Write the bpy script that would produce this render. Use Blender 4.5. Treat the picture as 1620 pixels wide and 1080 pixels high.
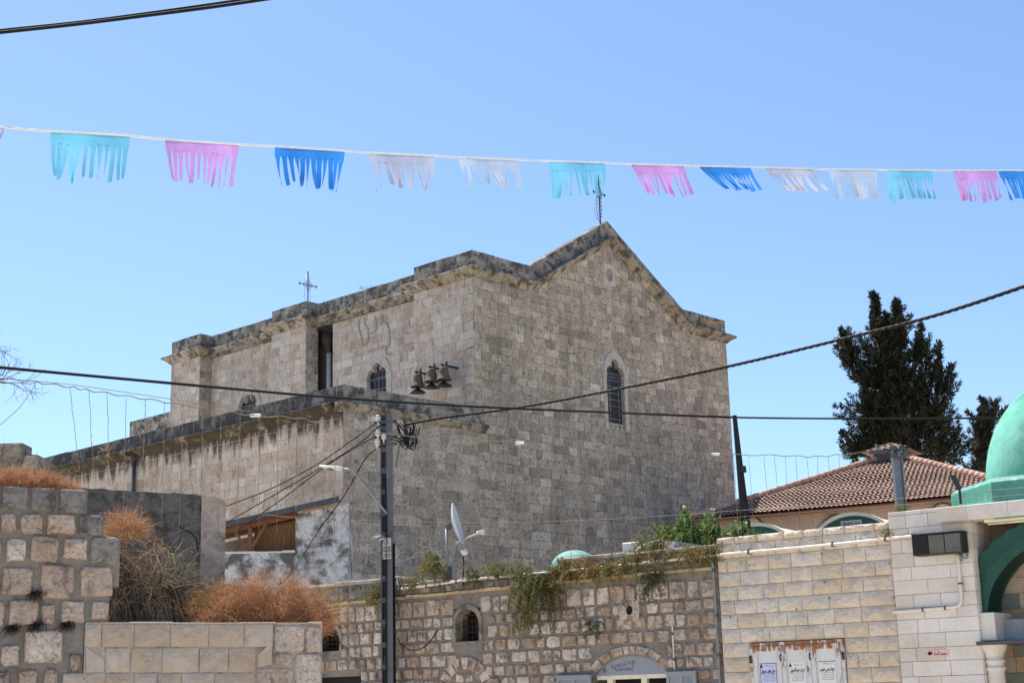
import bpy, bmesh, math, random
from mathutils import Vector, Matrix
from bpy_extras.object_utils import world_to_camera_view
for o in list(bpy.data.objects): bpy.data.objects.remove(o)
S = bpy.context.scene
COL = S.collection
R = math.radians
rnd = random.Random(7)

# ---------------------------------------------------------------- camera
FPX, PITCH, ROLL = 2339.0, R(13.567), R(-1.52)
EYE = Vector((0, 0, 1.6))
FW = Vector((0, math.cos(PITCH), math.sin(PITCH)))
UP = Vector((0, -math.sin(PITCH), math.cos(PITCH)))
RT = Vector((1, 0, 0))
CR = math.cos(ROLL)*RT + math.sin(ROLL)*UP
CU = -math.sin(ROLL)*RT + math.cos(ROLL)*UP
cd = bpy.data.cameras.new('camera'); cam = bpy.data.objects.new('camera', cd); COL.objects.link(cam)
cd.sensor_width = 36; cd.lens = FPX*36/1620; cd.clip_end = 3000; cd.clip_start = 0.1
M = Matrix((CR, CU, -FW)).transposed().to_4x4(); M.translation = EYE
cam.matrix_world = M
S.camera = cam
# ---------------------------------------------------------------- light
SUN_AZ, SUN_EL = R(-41), R(63)          # azimuth measured from +Y towards +X
w = bpy.data.worlds.new('World'); S.world = w; w.use_nodes = True
wn = w.node_tree.nodes; sky = wn.new('ShaderNodeTexSky'); sky.sky_type = 'NISHITA'
sky.sun_disc = False; sky.sun_elevation = SUN_EL; sky.sun_rotation = SUN_AZ
sky.altitude = 200; sky.air_density = 1.0; sky.dust_density = 0.7; sky.ozone_density = 6.0
wn['Background'].inputs[1].default_value = 0.109
w.node_tree.links.new(sky.outputs[0], wn['Background'].inputs[0])
sd = bpy.data.lights.new('sun', 'SUN'); sd.energy = 4.6; sd.angle = R(0.53); sd.color = (1, .95, .87)
sun = bpy.data.objects.new('sun', sd); COL.objects.link(sun)
sdir = Vector((math.sin(SUN_AZ)*math.cos(SUN_EL), math.cos(SUN_AZ)*math.cos(SUN_EL), math.sin(SUN_EL)))
sun.rotation_euler = sdir.to_track_quat('Z', 'Y').to_euler(); sun.location = (-20, 0, 40)
S.view_settings.view_transform = 'Standard'; S.view_settings.look = 'None'
S.view_settings.exposure = 0.87; S.view_settings.gamma = 1
S.render.engine = 'CYCLES'; S.cycles.max_bounces = 6; S.cycles.diffuse_bounces = 4
S.cycles.transparent_max_bounces = 12

# ---------------------------------------------------------------- geometry helpers
def ray(x, y): return FW + CR*((x-810)/FPX) + CU*((540-y)/FPX)
def at(x, y, D):
    d = ray(x, y); return EYE + d*(D/d.y)
def proj(P):
    q = P-EYE; z = q.dot(FW); return 810+FPX*q.dot(CR)/z, 540-FPX*q.dot(CU)/z, z
class Frame:
    def __init__(s, o, yaw):
        s.o = Vector((o[0], o[1], 0)); s.yaw = yaw
        s.X = Vector((math.cos(yaw), math.sin(yaw), 0)); s.Y = Vector((-math.sin(yaw), math.cos(yaw), 0))
    def loc(s, P):
        q = P-s.o; return Vector((q.dot(s.X), q.dot(s.Y), P.z))
    def wor(s, P): return s.o + s.X*P[0] + s.Y*P[1] + Vector((0, 0, P[2]))
    def y(s, px, py, y0=0.0):
        d = ray(px, py); return s.loc(EYE + d*(((s.o-EYE).dot(s.Y)+y0)/d.dot(s.Y)))
    def x(s, px, py, x0=0.0):
        d = ray(px, py); return s.loc(EYE + d*(((s.o-EYE).dot(s.X)+x0)/d.dot(s.X)))
CH = Frame(at(752, 640, 44), R(47.2))      # church: x along the gable, y along the nave
FQ = Frame(at(1140, 950, 25), R(-37))      # street frontage, x to the right, y into the block
LW = Frame(at(200, 1000, 17), R(26))       # walls on the near left
HS = Frame(at(1165, 815, 46), R(-30))      # tiled house

class MB:
    """collects polygons; build() makes ONE mesh object"""
    def __init__(s): s.v = []; s.f = []; s.t = []; s.m = []; s.sm = []; s.cut = []
    def add(s, vs, fs, tone=0.5, mat=0, smooth=False):
        b = len(s.v); s.cut.append((b, len(s.f))); s.v += [tuple(p) for p in vs]
        for f in fs: s.f.append([b+i for i in f]); s.t.append(tone); s.m.append(mat); s.sm.append(smooth)
    def box(s, a, b, tone=.5, mat=0):
        x0, y0, z0 = a; x1, y1, z1 = b
        s.add([(x0,y0,z0),(x1,y0,z0),(x1,y1,z0),(x0,y1,z0),(x0,y0,z1),(x1,y0,z1),(x1,y1,z1),(x0,y1,z1)],
              [(3,2,1,0),(4,5,6,7),(0,1,5,4),(1,2,6,5),(2,3,7,6),(3,0,4,7)], tone, mat)
    def bbox(s, a, b, bev=.01, tone=.5, mat=0):
        """box with bevelled edges"""
        x0,y0,z0 = a; x1,y1,z1 = b; bev = min(bev, (x1-x0)/3, (y1-y0)/3, (z1-z0)/3)
        rings = []
        for z, i in ((z0, bev), (z0+bev, 0), (z1-bev, 0), (z1, bev)):
            rings.append([(x0+i+(bev-i)*0, y0+i, z), (x1-i, y0+i, z), (x1-i, y1-i, z), (x0+i, y1-i, z)])
        vs = [p for r_ in rings for p in r_]; fs = [(3,2,1,0), (12,13,14,15)]
        for k in range(3):
            for j in range(4): fs.append((4*k+j, 4*k+(j+1) % 4, 4*k+4+(j+1) % 4, 4*k+4+j))
        s.add(vs, fs, tone, mat)
    def beam(s, a, b, wx, wz, tone=.5, mat=0, upv=(0,0,1)):
        a = Vector(a); b = Vector(b); t = (b-a).normalized(); u = t.cross(Vector(upv))
        if u.length < 1e-4: u = Vector((1,0,0))
        u.normalize(); n = u.cross(t)
        vs = []
        for P in (a, b):
            for i, j in ((-1,-1),(1,-1),(1,1),(-1,1)): vs.append(P + u*(i*wx/2) + n*(j*wz/2))
        s.add(vs, [(0,1,2,3),(7,6,5,4),(0,4,5,1),(1,5,6,2),(2,6,7,3),(3,7,4,0)], tone, mat)
    def tube(s, pts, r, n=6, tone=.5, mat=0, taper=None, caps=True):
        pts = [Vector(p) for p in pts]; vs = []; k = len(pts)
        prev = None
        for i, p in enumerate(pts):
            t = (pts[min(i+1, k-1)]-pts[max(i-1, 0)])
            t = t.normalized() if t.length > 1e-9 else Vector((0,0,1))
            u = prev if prev is not None else (Vector((0,0,1)) if abs(t.z) < .9 else Vector((1,0,0)))
            u = u - t*u.dot(t); u.normalize(); prev = u; q = t.cross(u)
            rr = r if taper is None else r*taper[i]
            for j in range(n):
                a = 2*math.pi*j/n; vs.append(p + (u*math.cos(a)+q*math.sin(a))*rr)
        fs = []
        for i in range(k-1):
            for j in range(n): fs.append((i*n+j, i*n+(j+1) % n, (i+1)*n+(j+1) % n, (i+1)*n+j))
        if caps: fs += [tuple(range(n))[::-1], tuple(range((k-1)*n, k*n))]
        s.add(vs, fs, tone, mat, True)
    def lathe(s, prof, c=(0,0,0), n=20, tone=.5, mat=0, smooth=True, ang=(0, 2*math.pi), rot=None):
        full = abs(ang[1]-ang[0]-2*math.pi) < 1e-6; m = n if full else n+1; vs = []
        for (r_, z) in prof:
            for j in range(m):
                a = ang[0]+(ang[1]-ang[0])*j/n
                p = Vector((r_*math.cos(a), r_*math.sin(a), z))
                if rot: p = rot @ p
                vs.append(p+Vector(c))
        fs = []
        for i in range(len(prof)-1):
            for j in range(n): fs.append((i*m+j, i*m+(j+1) % m, (i+1)*m+(j+1) % m, (i+1)*m+j))
        s.add(vs, fs, tone, mat, smooth)
    def prism(s, poly, fmap, d0, d1, tone=.5, mat=0):
        """poly in (u,z), fmap(u,z,d) -> point"""
        n = len(poly); vs = [fmap(u, z, d0) for u, z in poly]+[fmap(u, z, d1) for u, z in poly]
        fs = [tuple(range(n))[::-1], tuple(range(n, 2*n))]+[(i, (i+1) % n, n+(i+1) % n, n+i) for i in range(n)]
        s.add(vs, fs, tone, mat)
    def strip(s, A, B, fmap, d0, d1, tone=.5, mat=0):
        """solid ring between two polylines A (inner) and B (outer) of equal length"""
        n = len(A); vs = []
        for d in (d0, d1):
            vs += [fmap(u, z, d) for u, z in A]; vs += [fmap(u, z, d) for u, z in B]
        fs = []
        for i in range(n-1):
            fs += [(2*n+i, 2*n+i+1, 3*n+i+1, 3*n+i), (i, n+i, n+i+1, i+1), (i, i+1, 2*n+i+1, 2*n+i), (n+i, 3*n+i, 3*n+i+1, n+i+1)]
        fs += [(0, 2*n, 3*n, n), (n-1, 2*n-1, 4*n-1, 3*n-1)]
        s.add(vs, fs, tone, mat)
    def build(s, name, mats, parent=None, fix=False, **props):
        me = bpy.data.meshes.new(name); me.from_pydata(s.v, [], s.f)
        if not isinstance(mats, (list, tuple)): mats = [mats]
        for m in mats: me.materials.append(m)
        if s.f:
            a = me.attributes.new('tone', 'FLOAT', 'FACE'); a.data.foreach_set('value', s.t)
            me.polygons.foreach_set('material_index', s.m); me.polygons.foreach_set('use_smooth', s.sm)
        if fix:
            bm = bmesh.new(); bm.from_mesh(me); bmesh.ops.recalc_face_normals(bm, faces=bm.faces); bm.to_mesh(me); bm.free()
        me.update()
        o = bpy.data.objects.new(name, me); COL.objects.link(o)
        if parent: o.parent = parent
        for k, v in props.items(): o[k] = v
        return o
def build_each(mb, name, mats, parent, per=1, **props):
    """every added piece (or run of `per` pieces) becomes an object of its own"""
    cs = mb.cut[::per]+[(len(mb.v), len(mb.f))]; out = []
    for (v0, f0), (v1, f1) in zip(cs[:-1], cs[1:]):
        q = MB(); q.v = mb.v[v0:v1]; q.f = [[i-v0 for i in f] for f in mb.f[f0:f1]]; q.t = mb.t[f0:f1]; q.m = mb.m[f0:f1]; q.sm = mb.sm[f0:f1]
        out.append(q.build(name, mats, parent, **props))
    return out
def thing(name, label, cat, frame=None, loc=(0,0,0), group=None):
    o = bpy.data.objects.new(name, None); COL.objects.link(o); o.empty_display_size = .2
    if frame: o.location = frame.o; o.rotation_euler = (0, 0, frame.yaw)
    else: o.location = loc
    o['label'] = label; o['category'] = cat
    if group: o['group'] = group
    return o
def tag(o, label, cat, group=None):
    o['label'] = label; o['category'] = cat
    if group: o['group'] = group
    return o
def put(o, frame): o.location = frame.o; o.rotation_euler = (0, 0, frame.yaw); return o
class Plane:
    """wall plane inside a frame: O + u*U + z*Z + d*N"""
    def __init__(s, O, U, N, Zv=(0,0,1)):
        s.O = Vector(O); s.U = Vector(U); s.N = Vector(N); s.Z = Vector(Zv)
        s.flip = s.U.cross(s.Z).dot(s.N) < 0
    def __call__(s, u, z, d): return s.O + s.U*u + s.Z*z + s.N*d
def smooth_path(pts, n=8):
    pts = [Vector(p) for p in pts]; out = []
    for i in range(len(pts)-1):
        p0 = pts[max(i-1,0)]; p1 = pts[i]; p2 = pts[i+1]; p3 = pts[min(i+2, len(pts)-1)]
        for k in range(n):
            t = k/n
            out.append(0.5*((2*p1)+(p2-p0)*t+(2*p0-5*p1+4*p2-p3)*t*t+(3*p1-p0-3*p2+p3)*t**3))
    out.append(pts[-1]); return out

# ---------------------------------------------------------------- materials
def nd(nt, t, ins=None, **props):
    n = nt.nodes.new(t)
    for k, v in props.items(): setattr(n, k, v)
    for k, v in (ins or {}).items():
        if isinstance(v, bpy.types.NodeSocket): nt.links.new(v, n.inputs[k])
        else: n.inputs[k].default_value = v
    return n
def rgba(c): return (c[0], c[1], c[2], 1)
def mix(nt, fac, a, b, blend='MIX'):
    n = nt.nodes.new('ShaderNodeMix'); n.data_type = 'RGBA'; n.blend_type = blend
    for i, v in ((0, fac), (6, a), (7, b)):
        if isinstance(v, bpy.types.NodeSocket): nt.links.new(v, n.inputs[i])
        elif i == 0: n.inputs[0].default_value = v
        else: n.inputs[i].default_value = rgba(v)
    return n.outputs[2]
def math_(nt, op, a, b=0.0, c=None, clamp=False):
    n = nt.nodes.new('ShaderNodeMath'); n.operation = op; n.use_clamp = clamp
    for i, v in enumerate((a, b, c)):
        if v is None: continue
        if isinstance(v, bpy.types.NodeSocket): nt.links.new(v, n.inputs[i])
        else: n.inputs[i].default_value = v
    return n.outputs[0]
def ramp(nt, fac, stops, interp='LINEAR'):
    n = nt.nodes.new('ShaderNodeValToRGB'); cr = n.color_ramp; cr.interpolation = interp
    while len(cr.elements) < len(stops): cr.elements.new(.5)
    for e, (p, c) in zip(cr.elements, stops):
        e.position = p; e.color = rgba(c) if not isinstance(c, (int, float)) else (c, c, c, 1)
    nt.links.new(fac, n.inputs[0]); return n.outputs[0]
def noise(nt, vec, scale, detail=5, rough=.6, dist=0):
    return nd(nt, 'ShaderNodeTexNoise', {'Vector': vec, 'Scale': scale, 'Detail': detail, 'Roughness': rough, 'Distortion': dist}).outputs[0]
def newmat(name):
    m = bpy.data.materials.new(name); m.use_nodes = True; nt = m.node_tree
    return m, nt, nt.nodes['Principled BSDF']
def coords(nt): return nd(nt, 'ShaderNodeTexCoord').outputs['Object']
def stone(name, cols, mott=.35, mscale=2.2, pits=.5, pscale=16, lichen=None, streak=None, bump=.5, bdist=.02, spots=None, warm=None, vstain=0):
    """cols: ramp by per-stone tone; lichen=(colour, amount, scale); streak=(ztop, length, colour, amount)"""
    m, nt, B = newmat(name); co = coords(nt)
    tone = nd(nt, 'ShaderNodeAttribute', attribute_name='tone').outputs['Fac']
    c = ramp(nt, tone, [(i/(len(cols)-1), k) for i, k in enumerate(cols)])
    n1 = noise(nt, co, mscale, 6, .65, .4); n2 = noise(nt, co, pscale, 6, .7)
    n3 = noise(nt, co, pscale*3.1, 4, .7)
    c = mix(nt, 1.0, c, ramp(nt, n1, [(.28, 1-mott), (.5, 1.0), (.75, 1+mott*.6)]), 'MULTIPLY')
    c = mix(nt, 1.0, c, ramp(nt, n2, [(.3, 1-pits*.55), (.48, 1.0), (.7, 1+pits*.3)]), 'MULTIPLY')
    if vstain:
        sv = nd(nt, 'ShaderNodeVectorMath', {0: co, 1: (1.5, 1.5, .16)}, operation='MULTIPLY').outputs[0]
        c = mix(nt, 1.0, c, ramp(nt, noise(nt, sv, 1.0, 6, .62, .5), [(.33, 1-vstain), (.5, 1.0), (.68, 1+vstain*.35)]), 'MULTIPLY')
        c = mix(nt, 1.0, c, ramp(nt, noise(nt, co, .45, 3, .5, .3), [(.35, 1-vstain*.6), (.6, 1.06)]), 'MULTIPLY')
    if warm: c = mix(nt, ramp(nt, noise(nt, co, warm[1], 5, .6, .6), [(.45, 0.0), (.65, warm[2])]), c, warm[0])
    if spots:
        c = mix(nt, ramp(nt, noise(nt, co, spots[1], 3, .5), [(spots[2], 0.0), (spots[2]+.06, 1.0)]), c, spots[0])
    if lichen:
        f = ramp(nt, noise(nt, co, lichen[2], 8, .72, .3), [(.62-lichen[1]*.4, 0.0), (.74-lichen[1]*.4, .9)])
        c = mix(nt, f, c, lichen[0])
    if streak:
        sx = nd(nt, 'ShaderNodeSeparateXYZ', {0: co})
        h = nd(nt, 'ShaderNodeCombineXYZ', {0: math_(nt, 'MULTIPLY', sx.outputs[0], 3.2), 1: math_(nt, 'MULTIPLY', sx.outputs[1], 3.2), 2: math_(nt, 'MULTIPLY', sx.outputs[2], .55)})
        nn = noise(nt, h.outputs[0], 1.0, 6, .65, .3)
        dz = math_(nt, 'DIVIDE', math_(nt, 'SUBTRACT', streak[0], sx.outputs[2]), streak[1])     # 0 at top, 1 at the end
        f = math_(nt, 'SUBTRACT', math_(nt, 'ADD', nn, streak[3]), math_(nt, 'MULTIPLY', dz, .42))
        f = ramp(nt, f, [(.42, 0.0), (.56, .92)])
        f = math_(nt, 'MULTIPLY', f, math_(nt, 'GREATER_THAN', dz, -.6))
        c = mix(nt, f, c, streak[2])
    nt.links.new(c, B.inputs['Base Color']); B.inputs['Roughness'].default_value = .92
    B.inputs['Specular IOR Level'].default_value = .2
    hsum = math_(nt, 'ADD', math_(nt, 'MULTIPLY', n2, .7), math_(nt, 'MULTIPLY', n3, .5))
    bp = nd(nt, 'ShaderNodeBump', {'Strength': bump, 'Distance': bdist, 'Height': hsum})
    nt.links.new(bp.outputs[0], B.inputs['Normal']); return m
def plain(name, col, rough=.6, metal=0.0, var=.25, scale=6, bump=.1, dirt=None, spec=.5):
    m, nt, B = newmat(name); co = coords(nt); n1 = noise(nt, co, scale, 6, .65)
    c = mix(nt, 1.0, col, ramp(nt, n1, [(.25, 1-var), (.5, 1.0), (.75, 1+var*.6)]), 'MULTIPLY')
    if dirt:
        c = mix(nt, ramp(nt, noise(nt, co, dirt[1], 7, .7, .4), [(dirt[2], 0.0), (dirt[2]+.12, .9)]), c, dirt[0])
    nt.links.new(c, B.inputs['Base Color']); B.inputs['Roughness'].default_value = rough; B.inputs['Metallic'].default_value = metal
    B.inputs['Specular IOR Level'].default_value = spec
    if bump:
        bp = nd(nt, 'ShaderNodeBump', {'Strength': bump, 'Distance': .01, 'Height': noise(nt, co, scale*6, 5, .7)})
        nt.links.new(bp.outputs[0], B.inputs['Normal'])
    return m
def leafmat(name, cols, trans=.3, rough=.6):
    m, nt, B = newmat(name); tone = nd(nt, 'ShaderNodeAttribute', attribute_name='tone').outputs['Fac']
    c = ramp(nt, tone, [(i/(len(cols)-1), k) for i, k in enumerate(cols)])
    nt.links.new(c, B.inputs['Base Color']); B.inputs['Roughness'].default_value = rough; B.inputs['Specular IOR Level'].default_value = .25
    tr = nd(nt, 'ShaderNodeBsdfTranslucent', {'Color': c})
    ms = nd(nt, 'ShaderNodeMixShader', {0: trans, 1: B.outputs[0], 2: tr.outputs[0]})
    nt.links.new(ms.outputs[0], nt.nodes['Material Output'].inputs[0]); return m
def film(name, col, opac=.75):
    """thin plastic foil: part diffuse, part translucent, a little see-through, some gloss"""
    m, nt, B = newmat(name); co = coords(nt)
    c = mix(nt, 1.0, col, ramp(nt, noise(nt, co, 9, 4, .6), [(.3, .88), (.7, 1.08)]), 'MULTIPLY')
    nt.links.new(c, B.inputs['Base Color']); B.inputs['Roughness'].default_value = .38
    tr = nd(nt, 'ShaderNodeBsdfTranslucent', {'Color': c}); tp = nd(nt, 'ShaderNodeBsdfTransparent', {'Color': rgba([.5+.5*k for k in col])})
    a = nd(nt, 'ShaderNodeMixShader', {0: .55, 1: B.outputs[0], 2: tr.outputs[0]})
    b = nd(nt, 'ShaderNodeMixShader', {0: opac, 1: tp.outputs[0], 2: a.outputs[0]})
    nt.links.new(b.outputs[0], nt.nodes['Material Output'].inputs[0]); return m

GREYLICH = (.055, .052, .048)
MT = {}
MT['gable'] = stone('gable_ashlar', [(.24,.205,.16), (.31,.268,.213), (.37,.32,.255), (.405,.335,.258), (.435,.384,.31), (.52,.465,.385)], mott=.3, mscale=3.5, pits=1.1, vstain=.22, lichen=((.125,.11,.092), .2, 6.0), bump=.6)
MT['side'] = stone('nave_ashlar', [(.37,.275,.20), (.43,.34,.26), (.46,.39,.32), (.51,.44,.37), (.56,.51,.45)], mott=.24, mscale=3.2, pits=.7, vstain=.2, lichen=((.19,.165,.14), .17, 4.2), bump=.5, warm=((.47,.42,.37), 5.0, .6))
MT['aisle'] = stone('aisle_ashlar', [(.36,.26,.185), (.43,.33,.245), (.45,.38,.305), (.50,.425,.35), (.54,.48,.42)], mott=.26, mscale=3, pits=.7, vstain=.25, lichen=((.19,.16,.135), .2, 4.0), streak=(9.42, 1.0, (.045,.036,.028), .12), bump=.5, warm=((.46,.41,.36), 5.0, .5))
MT['parapet'] = stone('weathered_parapet', [(.19,.175,.155), (.28,.26,.23), (.36,.335,.295)], mott=.4, lichen=(GREYLICH, .42, 2.8), bump=.6)
MT['parapet_dark'] = stone('blackened_parapet', [(.14,.135,.125), (.19,.18,.17), (.27,.255,.23)], mott=.45, lichen=((.042,.042,.042), .55, 1.8), bump=.6)
MT['cornice'] = stone('cornice_stone', [(.29,.255,.20), (.34,.30,.245), (.39,.355,.30)], mott=.4, lichen=((.065,.055,.04), .40, 2.6), bump=.5, warm=((.28,.205,.11), 1.6, .4))
MT['cornice_dark'] = stone('stained_cornice', [(.24,.19,.12), (.32,.26,.18), (.38,.33,.26)], mott=.45, lichen=((.033,.027,.018), .68, 1.3), bump=.5, warm=((.22,.145,.06), 1.7, .5))
MT['mortar_pale'] = stone('pale_mortar', [(.47,.44,.40)]*2, mott=.3, lichen=((.15,.14,.12), .25, 3), bump=.4)
MT['mortar_gable'] = stone('grey_lime_mortar', [(.40,.375,.335)]*2, mott=.6, lichen=((.10,.095,.085), .42, 3), bump=.4)
MT['mortar_grey'] = stone('cement_mortar', [(.225,.197,.168)]*2, mott=.25, lichen=((.10,.09,.08), .2, 3), bump=.45)
MT['surround'] = stone('dressed_surround', [(.41,.375,.325), (.46,.425,.37)], mott=.25, pits=.5, bump=.4)
MT['rubble'] = stone('shop_rubble', [(.40,.29,.21), (.47,.365,.28), (.53,.44,.36), (.58,.515,.44)], mott=.28, pits=1.0, pscale=14, vstain=.2, lichen=((.15,.125,.10), .32, 4.5), bump=.9, bdist=.03)
MT['rubble_dark'] = stone('shop_parapet_rubble', [(.20,.18,.15), (.28,.24,.195), (.36,.31,.25)], mott=.35, pits=.7, lichen=((.09,.085,.075), .35, 3.0), bump=.8, bdist=.03)
MT['ochre'] = stone('ochre_ledge', [(.42,.31,.17), (.46,.35,.20)], mott=.3, lichen=((.2,.16,.1), .25, 3), bump=.4)
MT['big_rubble'] = stone('field_stone', [(.42,.34,.27), (.50,.40,.32), (.56,.465,.385), (.61,.545,.475)], mott=.3, pits=1.0, pscale=22, lichen=((.15,.13,.11), .2, 5.0), bump=1.0, bdist=.03, warm=((.40,.25,.16), 3, .4))
MT['big_grey'] = stone('grey_field_stone', [(.17,.16,.145), (.22,.20,.18), (.26,.235,.21)], mott=.35, pits=.7, pscale=20, lichen=((.08,.075,.07), .3, 4.0), bump=.8, bdist=.02)
MT['clad_left'] = stone('sawn_cladding', [(.42,.34,.26), (.46,.385,.31), (.48,.42,.355)], mott=.2, pits=.3, pscale=10, bump=.5, warm=((.46,.33,.20), 4, .5))
MT['split'] = stone('rockface_cladding', [(.56,.47,.36), (.60,.525,.43), (.63,.58,.51)], mott=.2, pits=.35, pscale=12, bump=.6, warm=((.56,.42,.25), 3.8, .5), lichen=((.40,.385,.37), .22, 6))
MT['white'] = stone('pale_smooth_cladding', [(.60,.54,.47), (.66,.61,.55), (.70,.66,.61)], mott=.12, pits=.15, pscale=18, bump=.2, warm=((.52,.38,.22), 1.7, .22))
MT['joint_tan'] = stone('tan_joint', [(.30,.235,.165)]*2, mott=.3, bump=.3)
MT['niche'] = stone('niche_stone', [(.48,.25,.15), (.50,.34,.23), (.53,.42,.32), (.16,.20,.17)], mott=.25, pits=.3, bump=.4)
MT['plaster_dark'] = stone('blackened_plaster', [(.19,.172,.152)]*2, mott=.5, lichen=((.07,.065,.06), .4, 2.2), spots=((.42,.40,.37), 11, .68), bump=.6)
MT['plaster_end'] = stone('bare_plaster', [(.42,.35,.29)]*2, mott=.35, lichen=((.16,.14,.12), .3, 2.5), bump=.5)
MT['plaster_white'] = stone('peeling_whitewash', [(.60,.585,.56)]*2, mott=.25, lichen=((.075,.07,.065), .44, 1.7), bump=.5)
MT['earth'] = stone('dry_earth', [(.040,.031,.023)]*2, mott=.5, bump=1.0, bdist=.05)  # soil colour blackened to stand for the shadow under the bushes
MT['ground'] = stone('street_paving', [(.56,.485,.385)]*2, mott=.15, mscale=.4, pits=.2, bump=.3)
MT['tile'] = stone('roof_tile', [(.42,.27,.21), (.455,.305,.245), (.49,.34,.28)], mott=.18, lichen=((.26,.185,.145), .2, 1.2), bump=.2)
MT['house'] = stone('house_stone', [(.50,.36,.26), (.53,.40,.30)], mott=.15, mscale=1.5, bump=.2)
MT['house_arch'] = stone('house_arch_stone', [(.60,.52,.45)]*2, mott=.12, bump=.2)
MT['black_cable'] = plain('black_cable', (.010,.010,.011), .6, var=.3, spec=.15)
MT['old_wire'] = plain('sunbleached_wire', (.20,.165,.12), .7, var=.4)
MT['white_cord'] = plain('white_cord', (.72,.70,.66), .6)
MT['galv'] = plain('galvanised_steel', (.24,.26,.28), .5, .6, var=.25, scale=5)
MT['galv_dark'] = plain('dull_steel', (.085,.092,.10), .6, .5, var=.3)
MT['black_iron'] = plain('black_iron', (.014,.013,.013), .6, .3)
MT['rust_iron'] = plain('rusty_iron', (.075,.045,.03), .85, .2, var=.5, scale=20)
MT['bronze'] = plain('shaded_bronze', (.10,.078,.054), .7, .1, var=.3, scale=5)  # bronze darkened so its colour carries the shade on the bells
MT['white_paint'] = plain('white_painted_metal', (.62,.62,.60), .5, var=.1, dirt=((.40,.36,.30), 7, .66))
MT['pvc'] = plain('white_pvc_pipe', (.66,.62,.53), .45, var=.12, dirt=((.42,.34,.24), 5, .6))
MT['dish'] = plain('dish_paint', (.50,.52,.53), .5, var=.08)
MT['porcelain'] = plain('porcelain', (.58,.55,.50), .25, var=.1)
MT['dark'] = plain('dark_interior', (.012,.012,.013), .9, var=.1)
MT['glass'] = plain('dusty_glass', (.012,.012,.012), .55, var=.3)
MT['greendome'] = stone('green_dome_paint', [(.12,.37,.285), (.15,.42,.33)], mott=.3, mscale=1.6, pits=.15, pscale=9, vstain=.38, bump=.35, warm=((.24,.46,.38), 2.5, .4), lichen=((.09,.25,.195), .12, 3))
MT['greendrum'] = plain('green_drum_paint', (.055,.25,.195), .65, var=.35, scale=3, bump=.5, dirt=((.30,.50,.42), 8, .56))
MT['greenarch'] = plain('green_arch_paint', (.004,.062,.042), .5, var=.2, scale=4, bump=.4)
MT['turq'] = plain('turquoise_paint', (.16,.33,.285), .8, var=.25, scale=8, bump=.5, dirt=((.32,.50,.44), 12, .56))
MT['awning'] = plain('green_tarpaulin', (.008,.085,.06), .6, var=.15)
MT['cream'] = plain('cream_trim', (.72,.64,.47), .6, var=.1)
MT['wood'] = plain('red_brown_timber', (.17,.065,.025), .6, var=.3, scale=8)
MT['woodpanel'] = plain('brown_reed_blind', (.19,.085,.032), .8, var=.3, scale=14)
MT['slate_blue'] = plain('blue_grey_door_paint', (.25,.27,.31), .5, var=.12)
MT['plate'] = plain('grey_sign_plate', (.40,.39,.37), .5, var=.1)
MT['ink'] = plain('black_ink', (.012,.012,.014), .8, var=.1, bump=0)
MT['inkgrey'] = plain('faded_marker', (.10,.10,.115), .8, var=.3, bump=0)
MT['inkblue'] = plain('blue_ink', (.03,.045,.14), .8, var=.1, bump=0)
MT['pink'] = plain('pink_sign', (.72,.45,.44), .6, var=.06)
MT['paper'] = plain('paper', (.72,.71,.67), .8, var=.05)
MT['paperblue'] = plain('lilac_paper', (.56,.58,.80), .8, var=.05)
MT['floodbody'] = plain('black_lamp_housing', (.016,.016,.016), .5)
MT['floodglass'] = plain('dirty_lamp_glass', (.11,.10,.075), .12, var=.35, scale=7)
MT['bark'] = plain('bark', (.09,.065,.045), .9, var=.4, scale=10, bump=.5)
MT['cypress'] = leafmat('cypress_foliage', [(.014,.019,.010), (.030,.033,.016), (.06,.054,.026)], .2)
MT['leaf'] = leafmat('shrub_leaf', [(.06,.11,.03), (.12,.19,.05), (.21,.28,.09), (.62,.57,.34)], .4)
MT['trail'] = leafmat('trailing_leaf', [(.05,.075,.025), (.13,.15,.04), (.25,.21,.065), (.28,.165,.055)], .35)
MT['dryred'] = leafmat('dry_red_twigs', [(.25,.115,.06), (.42,.215,.115), (.54,.32,.17)], .4)
MT['drygold'] = leafmat('dry_gold_stems', [(.19,.10,.045), (.36,.205,.085), (.50,.345,.175)], .3)
MT['drygrey'] = leafmat('dry_grey_stems', [(.10,.08,.055), (.20,.165,.11), (.32,.27,.19)], .2)
MT['pole_grey'] = plain('weathered_pole_steel', (.115,.122,.13), .6, .3, var=.25)
MT['repair'] = stone('repair_cement', [(.27,.25,.225)]*2, mott=.3, bump=.3)
MT['bulb'] = plain('dead_bulb', (.36,.31,.22), .4)
MT['f_cyan'] = film('cyan_foil', (.13,.46,.62), .80)
MT['f_pink'] = film('pink_foil', (.50,.24,.54), .80)
MT['f_blue'] = film('blue_foil', (.018,.20,.62), .9)
MT['f_white'] = film('white_foil', (.42,.42,.48), .72)
MT['f_clear'] = film('pale_foil', (.54,.57,.57), .5)
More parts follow.
